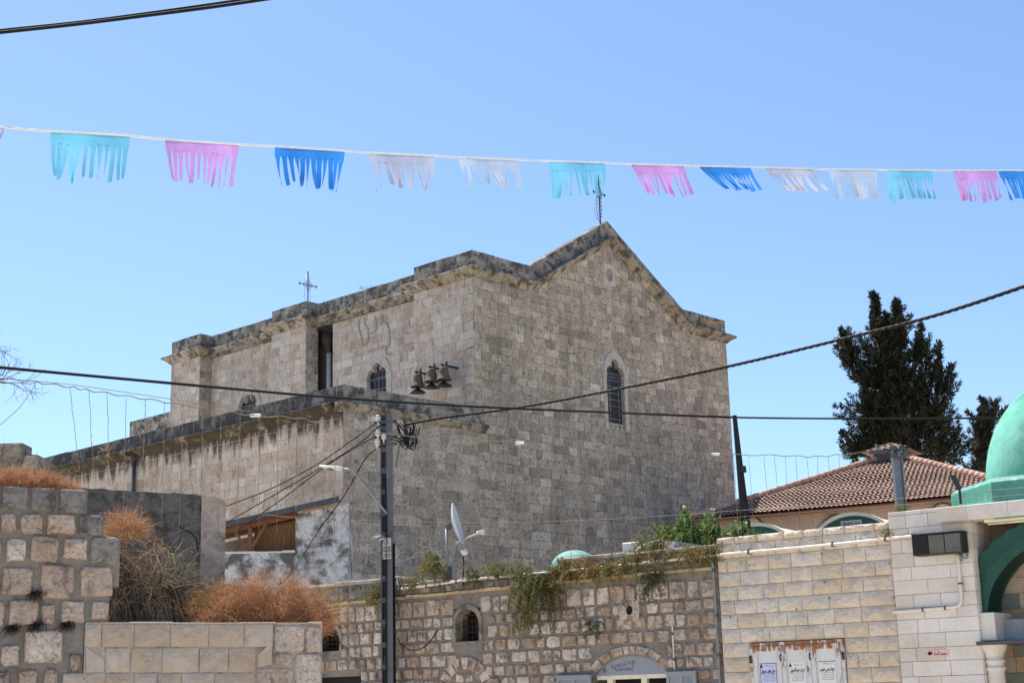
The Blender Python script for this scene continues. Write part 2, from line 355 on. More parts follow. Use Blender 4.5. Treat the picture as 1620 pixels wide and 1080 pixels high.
def rustmat():
    m, nt, B = newmat('rusted_white_paint'); co = coords(nt); sx = nd(nt, 'ShaderNodeSeparateXYZ', {0: co})
    g = math_(nt, 'DIVIDE', math_(nt, 'SUBTRACT', sx.outputs[2], 2.06), .28, clamp=True)
    st = nd(nt, 'ShaderNodeVectorMath', {0: co, 1: (14, 14, 3.5)}, operation='MULTIPLY').outputs[0]
    n1 = noise(nt, st, 1.0, 7, .7, .3); f = math_(nt, 'ADD', n1, math_(nt, 'MULTIPLY', g, .17))
    f = ramp(nt, f, [(.57, 0.0), (.64, 1.0)])
    rc = ramp(nt, noise(nt, co, 30, 5, .7), [(.3, (.13,.04,.012)), (.6, (.34,.13,.035)), (.8, (.45,.24,.09))])
    c = mix(nt, f, (.60,.60,.585), rc); nt.links.new(c, B.inputs['Base Color']); B.inputs['Roughness'].default_value = .6
    return m
MT['rustdoor'] = rustmat()

# ---------------------------------------------------------------- masonry
def shrink(poly, d):
    """inset a convex-ish polygon towards its centre by about d"""
    cu = sum(p[0] for p in poly)/len(poly); cz = sum(p[1] for p in poly)/len(poly); out = []
    for u, z in poly:
        l = math.hypot(u-cu, z-cz) or 1; k = max(0, (l-d*1.3)/l)
        out.append((cu+(u-cu)*k, cz+(z-cz)*k))
    return out
def inset_rect(u0, u1, z0, z1, j): return u0+j, u1-j, z0+j, z1-j
def clip(poly, a, b, c):
    """keep a*u+b*z <= c"""
    out = []
    for i in range(len(poly)):
        p, q = poly[i], poly[(i+1) % len(poly)]; dp = a*p[0]+b*p[1]-c; dq = a*q[0]+b*q[1]-c
        if dp <= 0: out.append(p)
        if dp*dq < 0:
            t = dp/(dp-dq); out.append((p[0]+(q[0]-p[0])*t, p[1]+(q[1]-p[1])*t))
    return out
def area(poly): return abs(sum(poly[i][0]*poly[(i+1) % len(poly)][1]-poly[(i+1) % len(poly)][0]*poly[i][1] for i in range(len(poly))))/2
def courses(u0, u1, z0, z1, ch, wr, rg, holes=(), joint=.008, tops=None, jit=.0, minw=.12):
    """running-bond courses; returns stone outlines. tops: list of (ua,ub,slope,zA) roof-line segments to clip under"""
    out = []; z = z0; k = 0
    while z < z1-.04:
        h = ch*rg.uniform(.88, 1.12) if jit else ch
        if z1-(z+h) < ch*.4: h = z1-z
        zt = z+h; spans = [(u0, u1)]
        for (a, b, c, d) in holes:
            if zt > c+.02 and z < d-.02:
                ns = []
                for s_, e_ in spans:
                    if b <= s_ or a >= e_: ns.append((s_, e_)); continue
                    if a > s_: ns.append((s_, a))
                    if b < e_: ns.append((b, e_))
                spans = ns
        for s_, e_ in spans:
            u = s_ - (rg.uniform(0, wr[0]*.8) if True else 0)
            while u < e_-1e-3:
                wd = rg.uniform(*wr); ue = u+wd
                if e_-ue < minw: ue = e_
                a, b = max(u, s_), ue
                if b-a > .05:
                    A0, A1, B0, B1 = inset_rect(a, b, z, zt, joint)
                    p = [(A0, B0), (A1, B0), (A1, B1), (A0, B1)]
                    if tops:
                        mid = (A0+A1)/2
                        for (ua, ub, sl, za) in tops:
                            if ua <= mid <= ub: p = clip(p, -sl, 1, za-sl*ua-joint)
                    if len(p) >= 3 and area(p) > .004: out.append(p)
                u = ue
        z = zt; k += 1
    return out
def ashlar(mb, poly, pl, t, rg, mat=0, tone=None, bev=.006, jit=.006, mids=True):
    pts = []
    n = len(poly)
    for i in range(n):
        p, q = poly[i], poly[(i+1) % n]
        pts.append((p[0]+rg.uniform(-jit, jit), p[1]+rg.uniform(-jit, jit)))
        if mids and math.hypot(q[0]-p[0], q[1]-p[1]) > .12:
            f = rg.uniform(.35, .65); pts.append((p[0]+(q[0]-p[0])*f+rg.uniform(-jit, jit)*.8, p[1]+(q[1]-p[1])*f+rg.uniform(-jit, jit)*.8))
    t = t*rg.uniform(.7, 1.25); inn = shrink(pts, bev); n = len(pts)
    tl = [rg.uniform(-.35, .35)*t*.3 for _ in range(2)]
    vs = [pl(u, z, -.03) for u, z in pts]+[pl(u, z, t-bev) for u, z in pts]+[pl(u, z, t) for u, z in inn]
    fs = [(i, (i+1) % n, n+(i+1) % n, n+i) for i in range(n)]+[(n+i, n+(i+1) % n, 2*n+(i+1) % n, 2*n+i) for i in range(n)]+[tuple(range(2*n, 3*n))]
    if pl.flip: fs = [f[::-1] for f in fs]
    mb.add(vs, fs, rg.random() if tone is None else tone, mat)
def rough_stone(mb, poly, pl, t, rg, mat=0, tone=None, rag=.02, n=14):
    """rounded, ragged rubble stone with a lumpy face"""
    us = [p[0] for p in poly]; zs = [p[1] for p in poly]; cu = sum(us)/len(us); cz = sum(zs)/len(zs)
    hu = (max(us)-min(us))/2; hz = (max(zs)-min(zs))/2; pts = []
    e = rg.uniform(.16, .32)
    for i in range(n):
        a = 2*math.pi*(i+rg.uniform(-.25, .25))/n; c_, s_ = math.cos(a), math.sin(a)
        x = math.copysign(abs(c_)**e, c_)*hu; z = math.copysign(abs(s_)**e, s_)*hz
        k = 1-rg.random()*rag/max(.04, min(hu, hz)); pts.append((cu+x*k, cz+z*k))
    r1 = [(cu+(u-cu)*.9, cz+(z-cz)*.88) for u, z in pts]; r2 = [(cu+(u-cu)*.5+rg.uniform(-.01, .01), cz+(z-cz)*.5) for u, z in pts]
    vs = [pl(u, z, -.03) for u, z in pts]+[pl(u, z, t*.45) for u, z in pts]+[pl(u, z, t*rg.uniform(.75, 1.1)) for u, z in r1]+[pl(u, z, t*rg.uniform(.85, 1.3)) for u, z in r2]
    fs = []
    for k in range(3):
        fs += [(k*n+i, k*n+(i+1) % n, (k+1)*n+(i+1) % n, (k+1)*n+i) for i in range(n)]
    fs.append(tuple(range(3*n, 4*n)))
    if pl.flip: fs = [f[::-1] for f in fs]
    mb.add(vs, fs, rg.random() if tone is None else tone, mat)
def split_stone(mb, poly, pl, t, rg, mat=0, tone=None, bulge=.03, nx=7, nz=4):
    """rock-faced block: flat margin, rough swelling in the middle"""
    us = [p[0] for p in poly]; zs = [p[1] for p in poly]; u0, u1, z0, z1 = min(us), max(us), min(zs), max(zs); vs = []
    top = {0: z0, 1: z1}
    for j in range(nz+1):
        for i in range(nx+1):
            a, b = i/nx, j/nz; ed = math.sin(math.pi*a)**.4*math.sin(math.pi*b)**.7
            d = t+ed*(bulge*rg.uniform(.45, 1.0)); ua = a if i in (0, nx) else a+rg.uniform(-.3, .3)/nx; ub = b if j in (0, nz) else b+rg.uniform(-.3, .3)/nz
            vs.append(pl(u0+(u1-u0)*ua, z0+(z1-z0)*ub, d))
    fs = []; w_ = nx+1
    for j in range(nz):
        for i in range(nx):
            q = (j*w_+i, j*w_+i+1, (j+1)*w_+i+1, (j+1)*w_+i)
            fs += [(q[0], q[1], q[2]), (q[0], q[2], q[3])] if (i+j) % 2 else [(q[0], q[1], q[3]), (q[1], q[2], q[3])]
    border = [i for i in range(w_)]+[j*w_+nx for j in range(1, nz+1)]+[nz*w_+i for i in range(nx-1, -1, -1)]+[j*w_ for j in range(nz-1, 0, -1)]
    b0 = len(vs); bs = []
    P = [(u0+(u1-u0)*(k % w_)/nx, z0+(z1-z0)*(k//w_)/nz) for k in border]
    vs += [pl(u, z, -.03) for u, z in P]; m_ = len(border)
    fs += [(b0+i, b0+(i+1) % m_, border[(i+1) % m_], border[i]) for i in range(m_)]
    if pl.flip: fs = [f[::-1] for f in fs]
    mb.add(vs, fs, rg.random() if tone is None else tone, mat)
def panel(mb, pl, us, zbot, top, holes, thick, mat=0):
    """solid wall leaf behind the stones; top(u) gives the upper edge, holes are (u0,u1,z0,z1)"""
    br = sorted(set([us[0], us[1]]+[u for u in us[2:]]+[h[0] for h in holes]+[h[1] for h in holes]))
    br = [b for b in br if us[0]-1e-6 <= b <= us[1]+1e-6]
    for a, b in zip(br[:-1], br[1:]):
        hs = sorted([(h[2], h[3]) for h in holes if h[0] <= a+1e-6 and h[1] >= b-1e-6]); z = zbot
        e = 1e-4
        for c, d in hs:
            if c > z: mb.prism([(a, z), (b, z), (b, c), (a, c)], pl, -thick, 0, .5, mat)
            z = d
        mb.prism([(a, z), (b, z), (b, top(b-e)), (a, top(a+e))], pl, -thick, 0, .5, mat)
class Stones:
    """collects stone builders, then makes the largest 300 objects of their own and joins the rest"""
    def __init__(s, frame): s.L = []; s.fr = frame
    def add(s, fn, poly, pl, *a, **k):
        pts = [proj(s.fr.wor(pl(u, z, 0)))[:2] for u, z in poly]
        cx = sum(p[0] for p in pts)/len(pts); cy = sum(p[1] for p in pts)/len(pts)
        ar = area(pts)*(1 if -20 < cx < 1640 and -20 < cy < 1095 else .001)
        s.L.append((ar, fn, poly, pl, a, k))
    def build(s, parent, mats, name='stone', limit=290):
        s.L.sort(key=lambda q: -q[0]); rest = MB()
        for i, (ar, fn, poly, pl, a, k) in enumerate(s.L):
            if i < limit and ar > 25:
                mb = MB(); fn(mb, poly, pl, *a, **k); mi = mb.m[0]; mb.m = [0]*len(mb.m)
                mb.build(name, mats[mi], parent)
            else: fn(rest, poly, pl, *a, **k)
        if rest.f: rest.build(name+'_courses', mats, parent, kind='stuff')
def sweep(path, prof, closed=False, mats=0, tone_rg=None, seg=None):
    """sweep profile [(d,z)] along path [(x,y,z)], d to the right-hand outside; mitred in plan"""
    n = len(path); P = [Vector(p) for p in path]; mb = MB(); k = len(prof)
    def nrm(i):
        d = P[(i+1) % n]-P[i]; d.z = 0; d.normalize(); return Vector((d.y, -d.x, 0))
    ms = []
    for i in range(n):
        if closed or 0 < i < n-1:
            a, b = nrm((i-1) % n), nrm(i); ms.append((a+b)/max(.3, 1+a.dot(b)))
        else: ms.append(nrm(0) if i == 0 else nrm(n-2))
    for i in range(n if closed else n-1):
        j = (i+1) % n; L = (P[j]-P[i]).length; cnt = max(1, round(L/(seg or 1e9)))
        for q in range(cnt):
            a, b = q/cnt, (q+1)/cnt
            ma, mb_ = ms[i].lerp(ms[j], a), ms[i].lerp(ms[j], b); pa, pb = P[i].lerp(P[j], a), P[i].lerp(P[j], b)
            g = .006 if seg else 0; off = rnd.uniform(-.006, .006) if seg else 0
            pa2 = pa.lerp(pb, g/max(.05, (pb-pa).length)); pb2 = pb.lerp(pa, g/max(.05, (pb-pa).length))
            vs = [pa2+ma*(d+off*(d > .02))+Vector((0,0,z)) for d, z in prof]+[pb2+mb_*(d+off*(d > .02))+Vector((0,0,z)) for d, z in prof]
            fs = [(c, (c+1) % k, k+(c+1) % k, k+c) for c in range(k)]+[tuple(range(k))[::-1], tuple(range(k, 2*k))]
            fs = [f[::-1] for f in fs]
            mb.add(vs, fs, rnd.random(), mats)
    return mb

# ================================================================ ground
g = MB(); g.add([(-1200,-300,0),(1200,-300,0),(1200,2200,0),(-1200,2200,0)], [(0,1,2,3)])
g.build('ground', MT['ground'], kind='structure')

# ================================================================ church
church = thing('church', 'old stone church with pitched gable, moulded cornices and blackened side aisle', 'church', CH)
W_, CB, CT, PT = 13.5, 14.30, 14.60, 15.17        # width, cornice bottom/top, parapet top
REC = .55
AP, D1, D2 = 6.72, 2.62, 10.85                     # apex and the two kinks of the gable
RISE = 2.42
def gtop(u):
    if u < D1 or u > D2: return 0
    return RISE*(u-D1)/(AP-D1) if u < AP else RISE*(D2-u)/(D2-AP)
pg = Plane((0,0,0), (1,0,0), (0,-1,0)); ps = Plane((0,0,0), (0,1,0), (-1,0,0)); pr = Plane((REC,0,0), (0,1,0), (-1,0,0))
AX, AY, AB, AT = -5.3, -.1, 9.40, 10.15            # aisle side plane, front plane, cornice bottom, parapet top
pa = Plane((AX,0,0), (0,1,0), (-1,0,0)); paf = Plane((0,AY,0), (1,0,0), (0,-1,0))
# openings (u0,u1,z0,z1)
HG = (6.30, 7.26, 10.28, 12.72)                    # gable window
HO = (6.48, 6.90, 15.38, 15.92)                    # oculus
HN1 = (4.56, 5.54, 10.3, 12.56); HN2 = (11.52, 12.56, 10.8, 12.62)
SLOT = (7.32, 8.10)
wall = MB()
panel(wall, pg, (0, W_, D1, AP, D2), 0, lambda u: 14.59+gtop(u), [HG, HO], .5)
wall.m = [1]*len(wall.m)
panel(wall, ps, (.501, 2.65), 0, lambda u: 14.585, [], .5)
panel(wall, ps, (8.1, 10.0), 0, lambda u: 14.585, [], .5)
panel(wall, ps, (14.3, 16.15), 0, lambda u: 14.585, [], .5)
panel(wall, pr, (2.66, SLOT[0]), 0, lambda u: 14.58, [HN1], .45)
panel(wall, pr, (9.99, 14.31), 0, lambda u: 14.58, [HN2], .45)
wall.box((.02, 16.0, 0), (W_-.02, 16.13, 14.58)); wall.box((W_-.5, .51, 0), (W_-.01, 16.0, 14.58))
wall.build('wall', [MT['mortar_pale'], MT['mortar_gable']], church)
sl = MB(); sl.box((REC+.32, SLOT[0]-.1, 0), (REC+.45, SLOT[1]+.4, 14.57)); 
sl.build('drain_recess', plain('dark_red_render', (.085,.05,.038), .9, var=.4, scale=2), church, label='dark reddish drain recess between two wall bays')
rf = MB(); e = .3
rf.box((.4, .4, 14.3), (W_-.4, 16, 14.55)); rf.add([(2.3,e,14.56),(AP,e,16.9),(AP,15.9,16.9),(2.3,15.9,14.56),(11.15,e,14.56),(11.15,15.9,14.56)], [(0,1,2,3),(1,4,5,2),(0,4,1),(3,2,5),(0,3,5,4)])
rf.build('roof', MT['parapet'], church, fix=True)  # roof unseen behind the parapets, added to keep light out of the nave
# -- stones
ST = Stones(CH); rg = random.Random(11)
def tone_of(dark=.0):
    return min(1, max(0, rg.betavariate(1.7, 1.7)-dark))
CHH = .283
tops = [(0, D1, 0, CB+.1), (D1, AP, RISE/(AP-D1), CB+.1), (AP, D2, -RISE/(D2-AP), CB+.1+RISE), (D2, W_, 0, CB+.1)]
for p in courses(.0, W_, 5.2, 17.0, CHH, (.26, .62), rg, [HG, HO], .010, tops):
    ST.add(ashlar, p, pg, .014, rg, 0, tone_of())
for u0, u1, pl_, hs in ((0, 2.65, ps, []), (8.1, 10.0, ps, []), (14.3, 16.15, ps, []), (2.66, SLOT[0], pr, [HN1]), (9.99, 14.31, pr, [HN2])):
    for p in courses(u0, u1, 10.1, CB+.1, CHH, (.3, .7), rg, hs, .010): ST.add(ashlar, p, pl_, .014, rg, 1, tone_of())
prt = Plane((0, 8.1, 0), (1,0,0), (0,-1,0)); prt3 = Plane((0, 14.3, 0), (1,0,0), (0,-1,0))
for pl_ in (prt, prt3):
    for p in courses(0, REC, 10.1, CB+.1, CHH, (.25, .34), rg, [], .006): ST.add(ashlar, p, pl_, .010, rg, 0, tone_of(.1))  # return stones toned darker to stand for the shade on these faces
for p in courses(AY, 17.4, 5.0, AB+.05, CHH, (.3, .72), rg, [], .009): ST.add(ashlar, p, pa, .014, rg, 2, tone_of())
for p in courses(AX, -.005, 5.0, AB+.05, CHH, (.28, .62), rg, [], .010): ST.add(ashlar, p, paf, .014, rg, 0, tone_of())
# -- aisle body
al = MB()
panel(al, pa, (AY, 17.5), 0, lambda u: 9.67, [], .5); panel(al, paf, (AX+.5, -.004), 0, lambda u: 9.67, [], .4)
al.box((AX+.5, 17.0, 0), (0, 17.49, 9.67)); al.box((AX+.3, AY+.3, 9.6), (-.01, 17.2, 9.72))
al.build('aisle_wall', [MT['mortar_pale']], church)
# -- parapets: stone blocks over a solid core
def parapet(A, B, h, t, mi, sk=0, rows=2):
    A = Vector(A); B = Vector(B); L = (B-A).length; U = (B-A)/L; d = Vector((B.x-A.x, B.y-A.y, 0)).normalized(); N = Vector((d.y, -d.x, 0))
    pl = Plane(A, U, N)
    core = MB(); core.prism([(.004, 0), (L-.004, 0), (L-.004, h-.012), (.004, h-.012)], pl, -t, 0); core.build('parapet_core', MT['mortar_gable'], church, fix=True)
    for p in courses(0, L, 0, h, h/rows, (.3, .62), rg, [], .007): ST.add(ashlar, p, pl, .012, rg, mi, tone_of(), jit=.012)
    # top stones
    pt = MB(); u = 0
    while u < L-.02:
        w2 = min(L-u, rg.uniform(.4, .75)); w2 = L-u if L-u-w2 < .2 else w2
        b0 = [pl(u+.004, h-.012, .008), pl(u+w2-.004, h-.012, .008), pl(u+w2-.004, h-.012, -t-.01), pl(u+.004, h-.012, -t-.01)]
        z = rg.uniform(.012, .03)
        pt.add(b0+[p+Vector((0, 0, z)) for p in b0], [(0,1,5,4),(1,2,6,5),(2,3,7,6),(3,0,4,7),(4,5,6,7)], rg.random()); u += w2
    build_each(pt, 'coping_stone', mats_c[mi], church)
mats_c = [MT['gable'], MT['side'], MT['aisle'], MT['parapet'], MT['parapet_dark']]
loop = [(W_,16.15),(0,16.15),(0,14.3),(REC,14.3),(REC,10.0),(0,10.0),(0,8.1),(REC,8.1),(REC,2.65),(0,2.65),(0,0),(D1,0),(AP,0),(D2,0),(W_,0)]
zz = lambda x, y: gtop(x) if y == 0 else 0
H_ = PT-CT
for a, b in zip(loop, loop[1:]+loop[:1]):
    parapet((a[0], a[1], CT+zz(*a)), (b[0], b[1], CT+zz(*b)), H_, .34, 3)
def cprof(b, t, out): 
    h = t-b
    return [(-.1, b), (.0, b), (.05, b+.02*h), (.06, b+.12*h), (out*.28, b+.2*h), (out*.42, b+.34*h), (out*.62, b+.52*h), (out*.88, b+.66*h), (out, b+.72*h), (out, b+.94*h), (out*.95, t), (-.1, t)]
cor = sweep([(x, y, zz(x, y)) for x, y in loop], cprof(CB, CT, .30), True, 0, seg=.62)
build_each(cor, 'cornice_stone', MT['cornice'], church)
parapet((AX, 17.5, 9.69), (AX, AY, 9.69), AT-9.69, .4, 4, rows=1)
parapet((AX, AY, 9.66), (.28, AY, 9.66), AT-9.66, .3, 3, rows=2)
ac = sweep([(AX, 17.5, 0), (AX, AY+.27, 0)], cprof(AB, 9.69, .25), False, 0, seg=.6)
build_each(ac, 'aisle_cornice_stone', MT['cornice_dark'], church)
ac = sweep([(AX-.25, AY, 0), (.33, AY, 0)], cprof(AB+.02, 9.66, .17), False, 0, seg=.6)
build_each(ac, 'aisle_cornice_stone', MT['cornice'], church)
# low wall stub beyond the last bay
stb = Plane((.3, 0, 0), (0,1,0), (-1,0,0)); sb = MB(); panel(sb, stb, (16.2, 19.35), 9, lambda u: 12.55, [], .4); sb.build('end_wall', MT['mortar_pale'], church)
for p in courses(16.2, 19.35, 11.4, 12.6, .3, (.35, .7), rg, [], .006): ST.add(ashlar, p, stb, .014, rg, 3, tone_of(-.1))
ST.build(church, mats_c)
# -- windows
def trefoil(u0, u1, zb, zs, zt, n=8):
    """inner outline: left jamb, left lobe, top lobe, right lobe, right jamb"""
    c = (u0+u1)/2; hw = (u1-u0)/2; r1 = hw*.52; pts = [(u0, zb), (u0, zs)]
    H = zt-zs; zc = zs+.02
    for i in range(1, n):            # left lobe
        a = math.pi-(math.pi*.62)*i/(n-1); pts.append((u0+r1+math.cos(a)*r1, zc+math.sin(a)*r1*1.15))
    rt = hw*.40; zc2 = zt-rt*1.25
    top = []
    for i in range(n+1):
        a = math.pi*1.08-(math.pi*1.16)*i/n; top.append((c+math.cos(a)*rt, zc2+math.sin(a)*rt*1.25))
    left = pts[2:]
    right = [(2*c-u, z) for u, z in left[::-1]]
    return pts+top+right+[(u1, zs), (u1, zb)]
def ogee(u0, u1, zb, zs, zt, n):
    c = (u0+u1)/2; hw = (u1-u0)/2; up = []
    for i in range(n):
        t = i/(n-1); k = t*2-1                         # -1..1
        a = abs(k); f = (math.sqrt(max(0, 1-((a+.45)/1.45)**2)))/.9507
        up.append((c+k*hw, zs+(zt-zs)*f))
    return [(u0, zb), (u0, zs)]+up+[(u1, zs), (u1, zb)]
def church_window(pl, h, zs, out, bars, label, sill=True):
    u0, u1, zb, zt = h
    A = trefoil(u0+.015, u1-.015, zb, zs, zt-.02); n = len(A)
    B = ogee(u0-out, u1+out, zb-(.05 if sill else 0), zs, zt+.27, n-4)
    w_ = MB(); w_.strip(A, B, pl, -.14, .035); o = w_.build('window', MT['surround'], church, fix=True, label=label)
    im = MB()
    for s_ in (0, 1):
        a, b = (u0-out-.05, u0+.005) if s_ == 0 else (u1-.005, u1+out+.05)
        im.prism([(a, zs-.12), (b, zs-.12), (b, zs+.03), (a, zs+.03)], pl, -.02, .06)
    build_each(im, 'impost', MT['surround'], o, fix=True)
    pn = MB(); pn.prism([(u0-.1, zb-.1), (u1+.1, zb-.1), (u1+.1, zt+.1), (u0-.1, zt+.1)], pl, -.17, -.14); pn.build('pane', MT['glass'], o, fix=True)
    fr = MB(); c = (u0+u1)/2
    fr.prism([(u0, zs-.10), (u1, zs-.10), (u1, zs-.02), (u0, zs-.02)], pl, -.135, -.10)
    for uu in ((u0+.03, c, u1-.03) if bars[0] > 3 else ()): fr.prism([(uu-.025, zb), (uu+.025, zb), (uu+.025, zs-.1), (uu-.025, zs-.1)], pl, -.135, -.105)
    fr.build('frame', MT['galv_dark'], o, fix=True)
    gr = MB()
    for i in range(bars[0]):
        uu = u0+(u1-u0)*(i+.5)/bars[0]; gr.tube([pl(uu, zb, -.06), pl(uu, zt-.12-.9*abs(uu-c)**1.0*.6, -.06)], .012, 5)
    for i in range(bars[1]):
        z = zb+(zs+.12-zb)*(i+.6)/bars[1]; gr.tube([pl(u0, z, -.045), pl(u1, z, -.045)], .013, 5)
    gr.build('grille', MT['galv'], o)
    return o
wg = church_window(pg, HG, 12.15, .15, (2, 9), 'tall trefoil-headed gable window behind horizontal bars')
sl = MB()
for i in range(4):
    a = HG[0]+.02+i*(HG[1]-HG[0]-.04)/4; sl.prism([(a, HG[2]-.02), (a+.2, HG[2]-.02), (a+.2, HG[2]+.22), (a, HG[2]+.22)], pg, -.135, -.06)
build_each(sl, 'sill_block', MT['surround'], wg, fix=True)
church_window(pr, HN1, 12.05, .22, (5, 5), 'trefoil nave window with iron grille beside the bells')
church_window(pr, HN2, 12.2, .22, (5, 4), 'trefoil nave window half hidden by the aisle parapet')
# oculus vent
oc = MB(); n = 24; c = ((HO[0]+HO[1])/2, (HO[2]+HO[3])/2)
ci = [(c[0]+.17*math.cos(2*math.pi*i/n), c[1]+.235*math.sin(2*math.pi*i/n)) for i in range(n+1)]
sq = []
for i in range(n+1):
    a = 2*math.pi*i/n; k = 1/max(abs(math.cos(a)), abs(math.sin(a))); sq.append((c[0]+.31*k*math.cos(a), c[1]+.38*k*math.sin(a)))
oc.strip(ci, sq, pg, -.1, .03); o = oc.build('oculus', MT['surround'], church, fix=True, label='small round pierced vent high in the gable')
lt = MB()
for i in range(-4, 5):
    for s_ in (1, -1):
        pts = [(c[0]+i*.055-.22*s_, c[1]-.26), (c[0]+i*.055+.22*s_, c[1]+.26)]
        lt.beam(pg(*pts[0], -.05), pg(*pts[1], -.05), .02, .03, upv=(0,1,0))
lt.build('lattice', MT['surround'], o)
bk = MB(); bk.prism([(c[0]-.3, c[1]-.35), (c[0]+.3, c[1]-.35), (c[0]+.3, c[1]+.35), (c[0]-.3, c[1]+.35)], pg, -.2, -.12); bk.build('backing', MT['dark'], o, fix=True)
# drain pipe
dp = MB(); dp.tube([(REC+.12, 7.66, 9.9), (REC+.12, 7.66, 13.55)], .09, 10); dpo = dp.build('downpipe', plain('grey_downpipe', (.30,.32,.34), .5), church, label='grey downpipe in the drain recess')
hp = MB(); hp.lathe([(.09, -.3), (.2, .0), (.24, .05), (.24, .3), (.16, .42)], (REC+.1, 7.66, 13.65), 12); hp.build('hopper', MT['black_iron'], dpo)
gg = MB(); gg.tube([CH.x(212, 730, AX-.12), CH.x(214, 775, AX-.12)], .07, 8)
q = CH.x(212, 730, AX-.12); gg2 = MB(); gg2.tube([(AX-.12, q.y, 6.0), (AX-.12, q.y, q.z+.05)], .07, 9)
o = gg2.build('downpipe', plain('dark_aisle_pipe', (.055,.06,.065), .6), church)
sp = MB(); sp.beam((AX+.02, q.y, q.z+.18), (AX-.5, q.y+.05, q.z+.24), .16, .12); sp.build('spout', MT['cornice_dark'], o)
# grey repair mortar over cracks in the recessed bay
rp = MB()
for ln in ([(568,506),(568,520),(572,533),(574,546),(580,545)], [(577,502),(577,513),(582,518),(583,530),(581,545)], [(583,530),(590,526),(596,522),(595,508),(593,500)], [(604,498),(606,508),(613,512),(616,522),(617,546),(600,551),(583,556)], [(611,549),(611,560),(621,560)]):
    for a, b in zip(ln[:-1], ln[1:]): rp.beam(CH.x(*a, REC-.012), CH.x(*b, REC-.012), .055, .035, upv=(1,0,0))
rp.build('repair_mortar', MT['repair'], church, label='grey mortar repair lines above the nave window')
# -- crosses on the roof
def iron_cross(P, h, arm, yaw, name, label, mat):
    t = thing(name, label, 'cross', None, P)
    t.rotation_euler = (0, 0, yaw)
    m = MB(); m.beam((0,0,-.1), (0,0,h), .035, .035); m.build('upright', mat, t)
    m = MB(); m.beam((-arm,0,h*.6), (arm,0,h*.6), .032, .032)
    for s_ in (-1, 1): m.beam((s_*arm,0,h*.6-.06), (s_*arm,0,h*.6+.06), .03, .03)
    m.build('crossbar', mat, t)
    m = MB()
    for k in range(4):
        a = math.pi/4+k*math.pi/2; cx, cz = math.cos(a)*arm*.33, h*.6+math.sin(a)*arm*.33
        m.tube([(cx+.16*math.cos(a+b), 0, cz+.16*math.sin(a+b)) for b in [math.pi*.5+math.pi*j/8 for j in range(9)]], .011, 4)
    for s_ in (-1, 1): m.tube([(s_*.02, .03, 0), (s_*.14, .03, h*.25), (s_*.1, .03, h*.45), (s_*.16, .03, h*.62), (s_*.03, .03, h*.9)], .008, 4)
    m.build('scrollwork', mat, t)
    return t
iron_cross(CH.wor((.4, 8.5, PT)), 1.25, .38, R(47), 'roof_cross', 'wrought iron cross standing on the middle bay parapet', MT['galv'])
t = iron_cross(CH.wor((AP-.12, .2, PT+RISE+.0)), 1.75, .30, R(47), 'roof_cross', 'rusty iron cross mast wound with wire on the gable peak', MT['rust_iron'])
m = MB()
for i in range(34):
    z = .05+i*.045; a = i*2.1; m.tube([(.05*math.cos(a), .05*math.sin(a), z), (.12*math.cos(a+.5), .1*math.sin(a+.5), z+.05)], .011, 4)
m.tube([(.0,0,1.2), (-.2,0,.8), (-.28,0,.35), (-.2,0,.05)], .007, 4); m.build('wire_binding', MT['rust_iron'], t)
# -- three bells
for i, (px, py, lab) in enumerate(((661, 603, 'sunlit bell hung farthest from the church corner, nearest the nave window'), (683, 595, 'middle of the three bells on the church side wall'), (702, 592, 'bell hung nearest the church corner beside the gable wall'))):
    P = CH.x(px, py, -.62); b = thing('church_bell', lab, 'bell', None, CH.wor(P), 'bells on the side wall'); b.rotation_euler = (0, 0, CH.yaw); b.scale = (1.05, 1.05, 1.05)
    m = MB(); m.lathe([(.0, .24), (.09, .235), (.125, .20), (.14, .10), (.155, 0), (.19, -.10), (.225, -.15), (.23, -.175), (.21, -.175), (.16, -.08), (.12, .1), (.0, .17)], (0,0,0), 24); m.build('bell_body', MT['bronze'], b)
    m = MB(); m.lathe([(.012, -.02), (.02, -.19), (.05, -.22), (.235, -.335), (.24, -.35), (.0, -.35)], (0,0,0), 20); m.build('lower_hood', MT['black_iron'], b)
    m = MB(); m.beam((-.1, 0, .27), (.66, 0, .27), .05, .05); m.beam((.12, 0, .24), (.12, 0, .40), .04, .04); m.beam((0, 0, .2), (0, 0, .3), .05, .05); m.build('bracket', MT['black_iron'], b)
# dry plant and weeds on the church ledges come with the vegetation

# ================================================================ street frontage: old rubble shop
rg = random.Random(23)
pf = Plane((0,0,0), (1,0,0), (0,-1,0))
shop = thing('stone_shop', 'low rubble-stone shop with arched windows and weedy parapet', 'building', FQ)
HW1 = (-5.74, -5.12, 2.67, 3.28); HW2 = (-9.45, -8.70, 2.63, 3.16); HLO = (-9.6, -8.16, .9, 2.12); HD = (-2.6, -1.09, 0, 2.27)
def shop_top(u): return 3.93 if u < -7.1 else (3.80+.0*(u) if u < -3.3 else 3.99)
wl = MB()
panel(wl, pf, (-10.5, -.02, -7.1, -3.3), 0, shop_top, [HW1, HW2, HLO, HD], .5)
wl.box((-10.4, .5, 3.3), (-.05, 7, 3.45)); wl.box((-10.4, 6.5, 0), (-.05, 6.9, 3.29)); wl.box((-.3, .51, 0), (-.03, 6.4, 3.29)); wl.box((-10.49, .51, 0), (-10.2, 6.4, 3.29))
wl.build('wall', MT['mortar_grey'], shop)
SS = Stones(FQ)
ARC = (-1.84, 1.35)                                 # centre of the door arch
def keep(p, blk):
    cu = sum(q[0] for q in p)/len(p); cz = sum(q[1] for q in p)/len(p); return not blk(cu, cz)
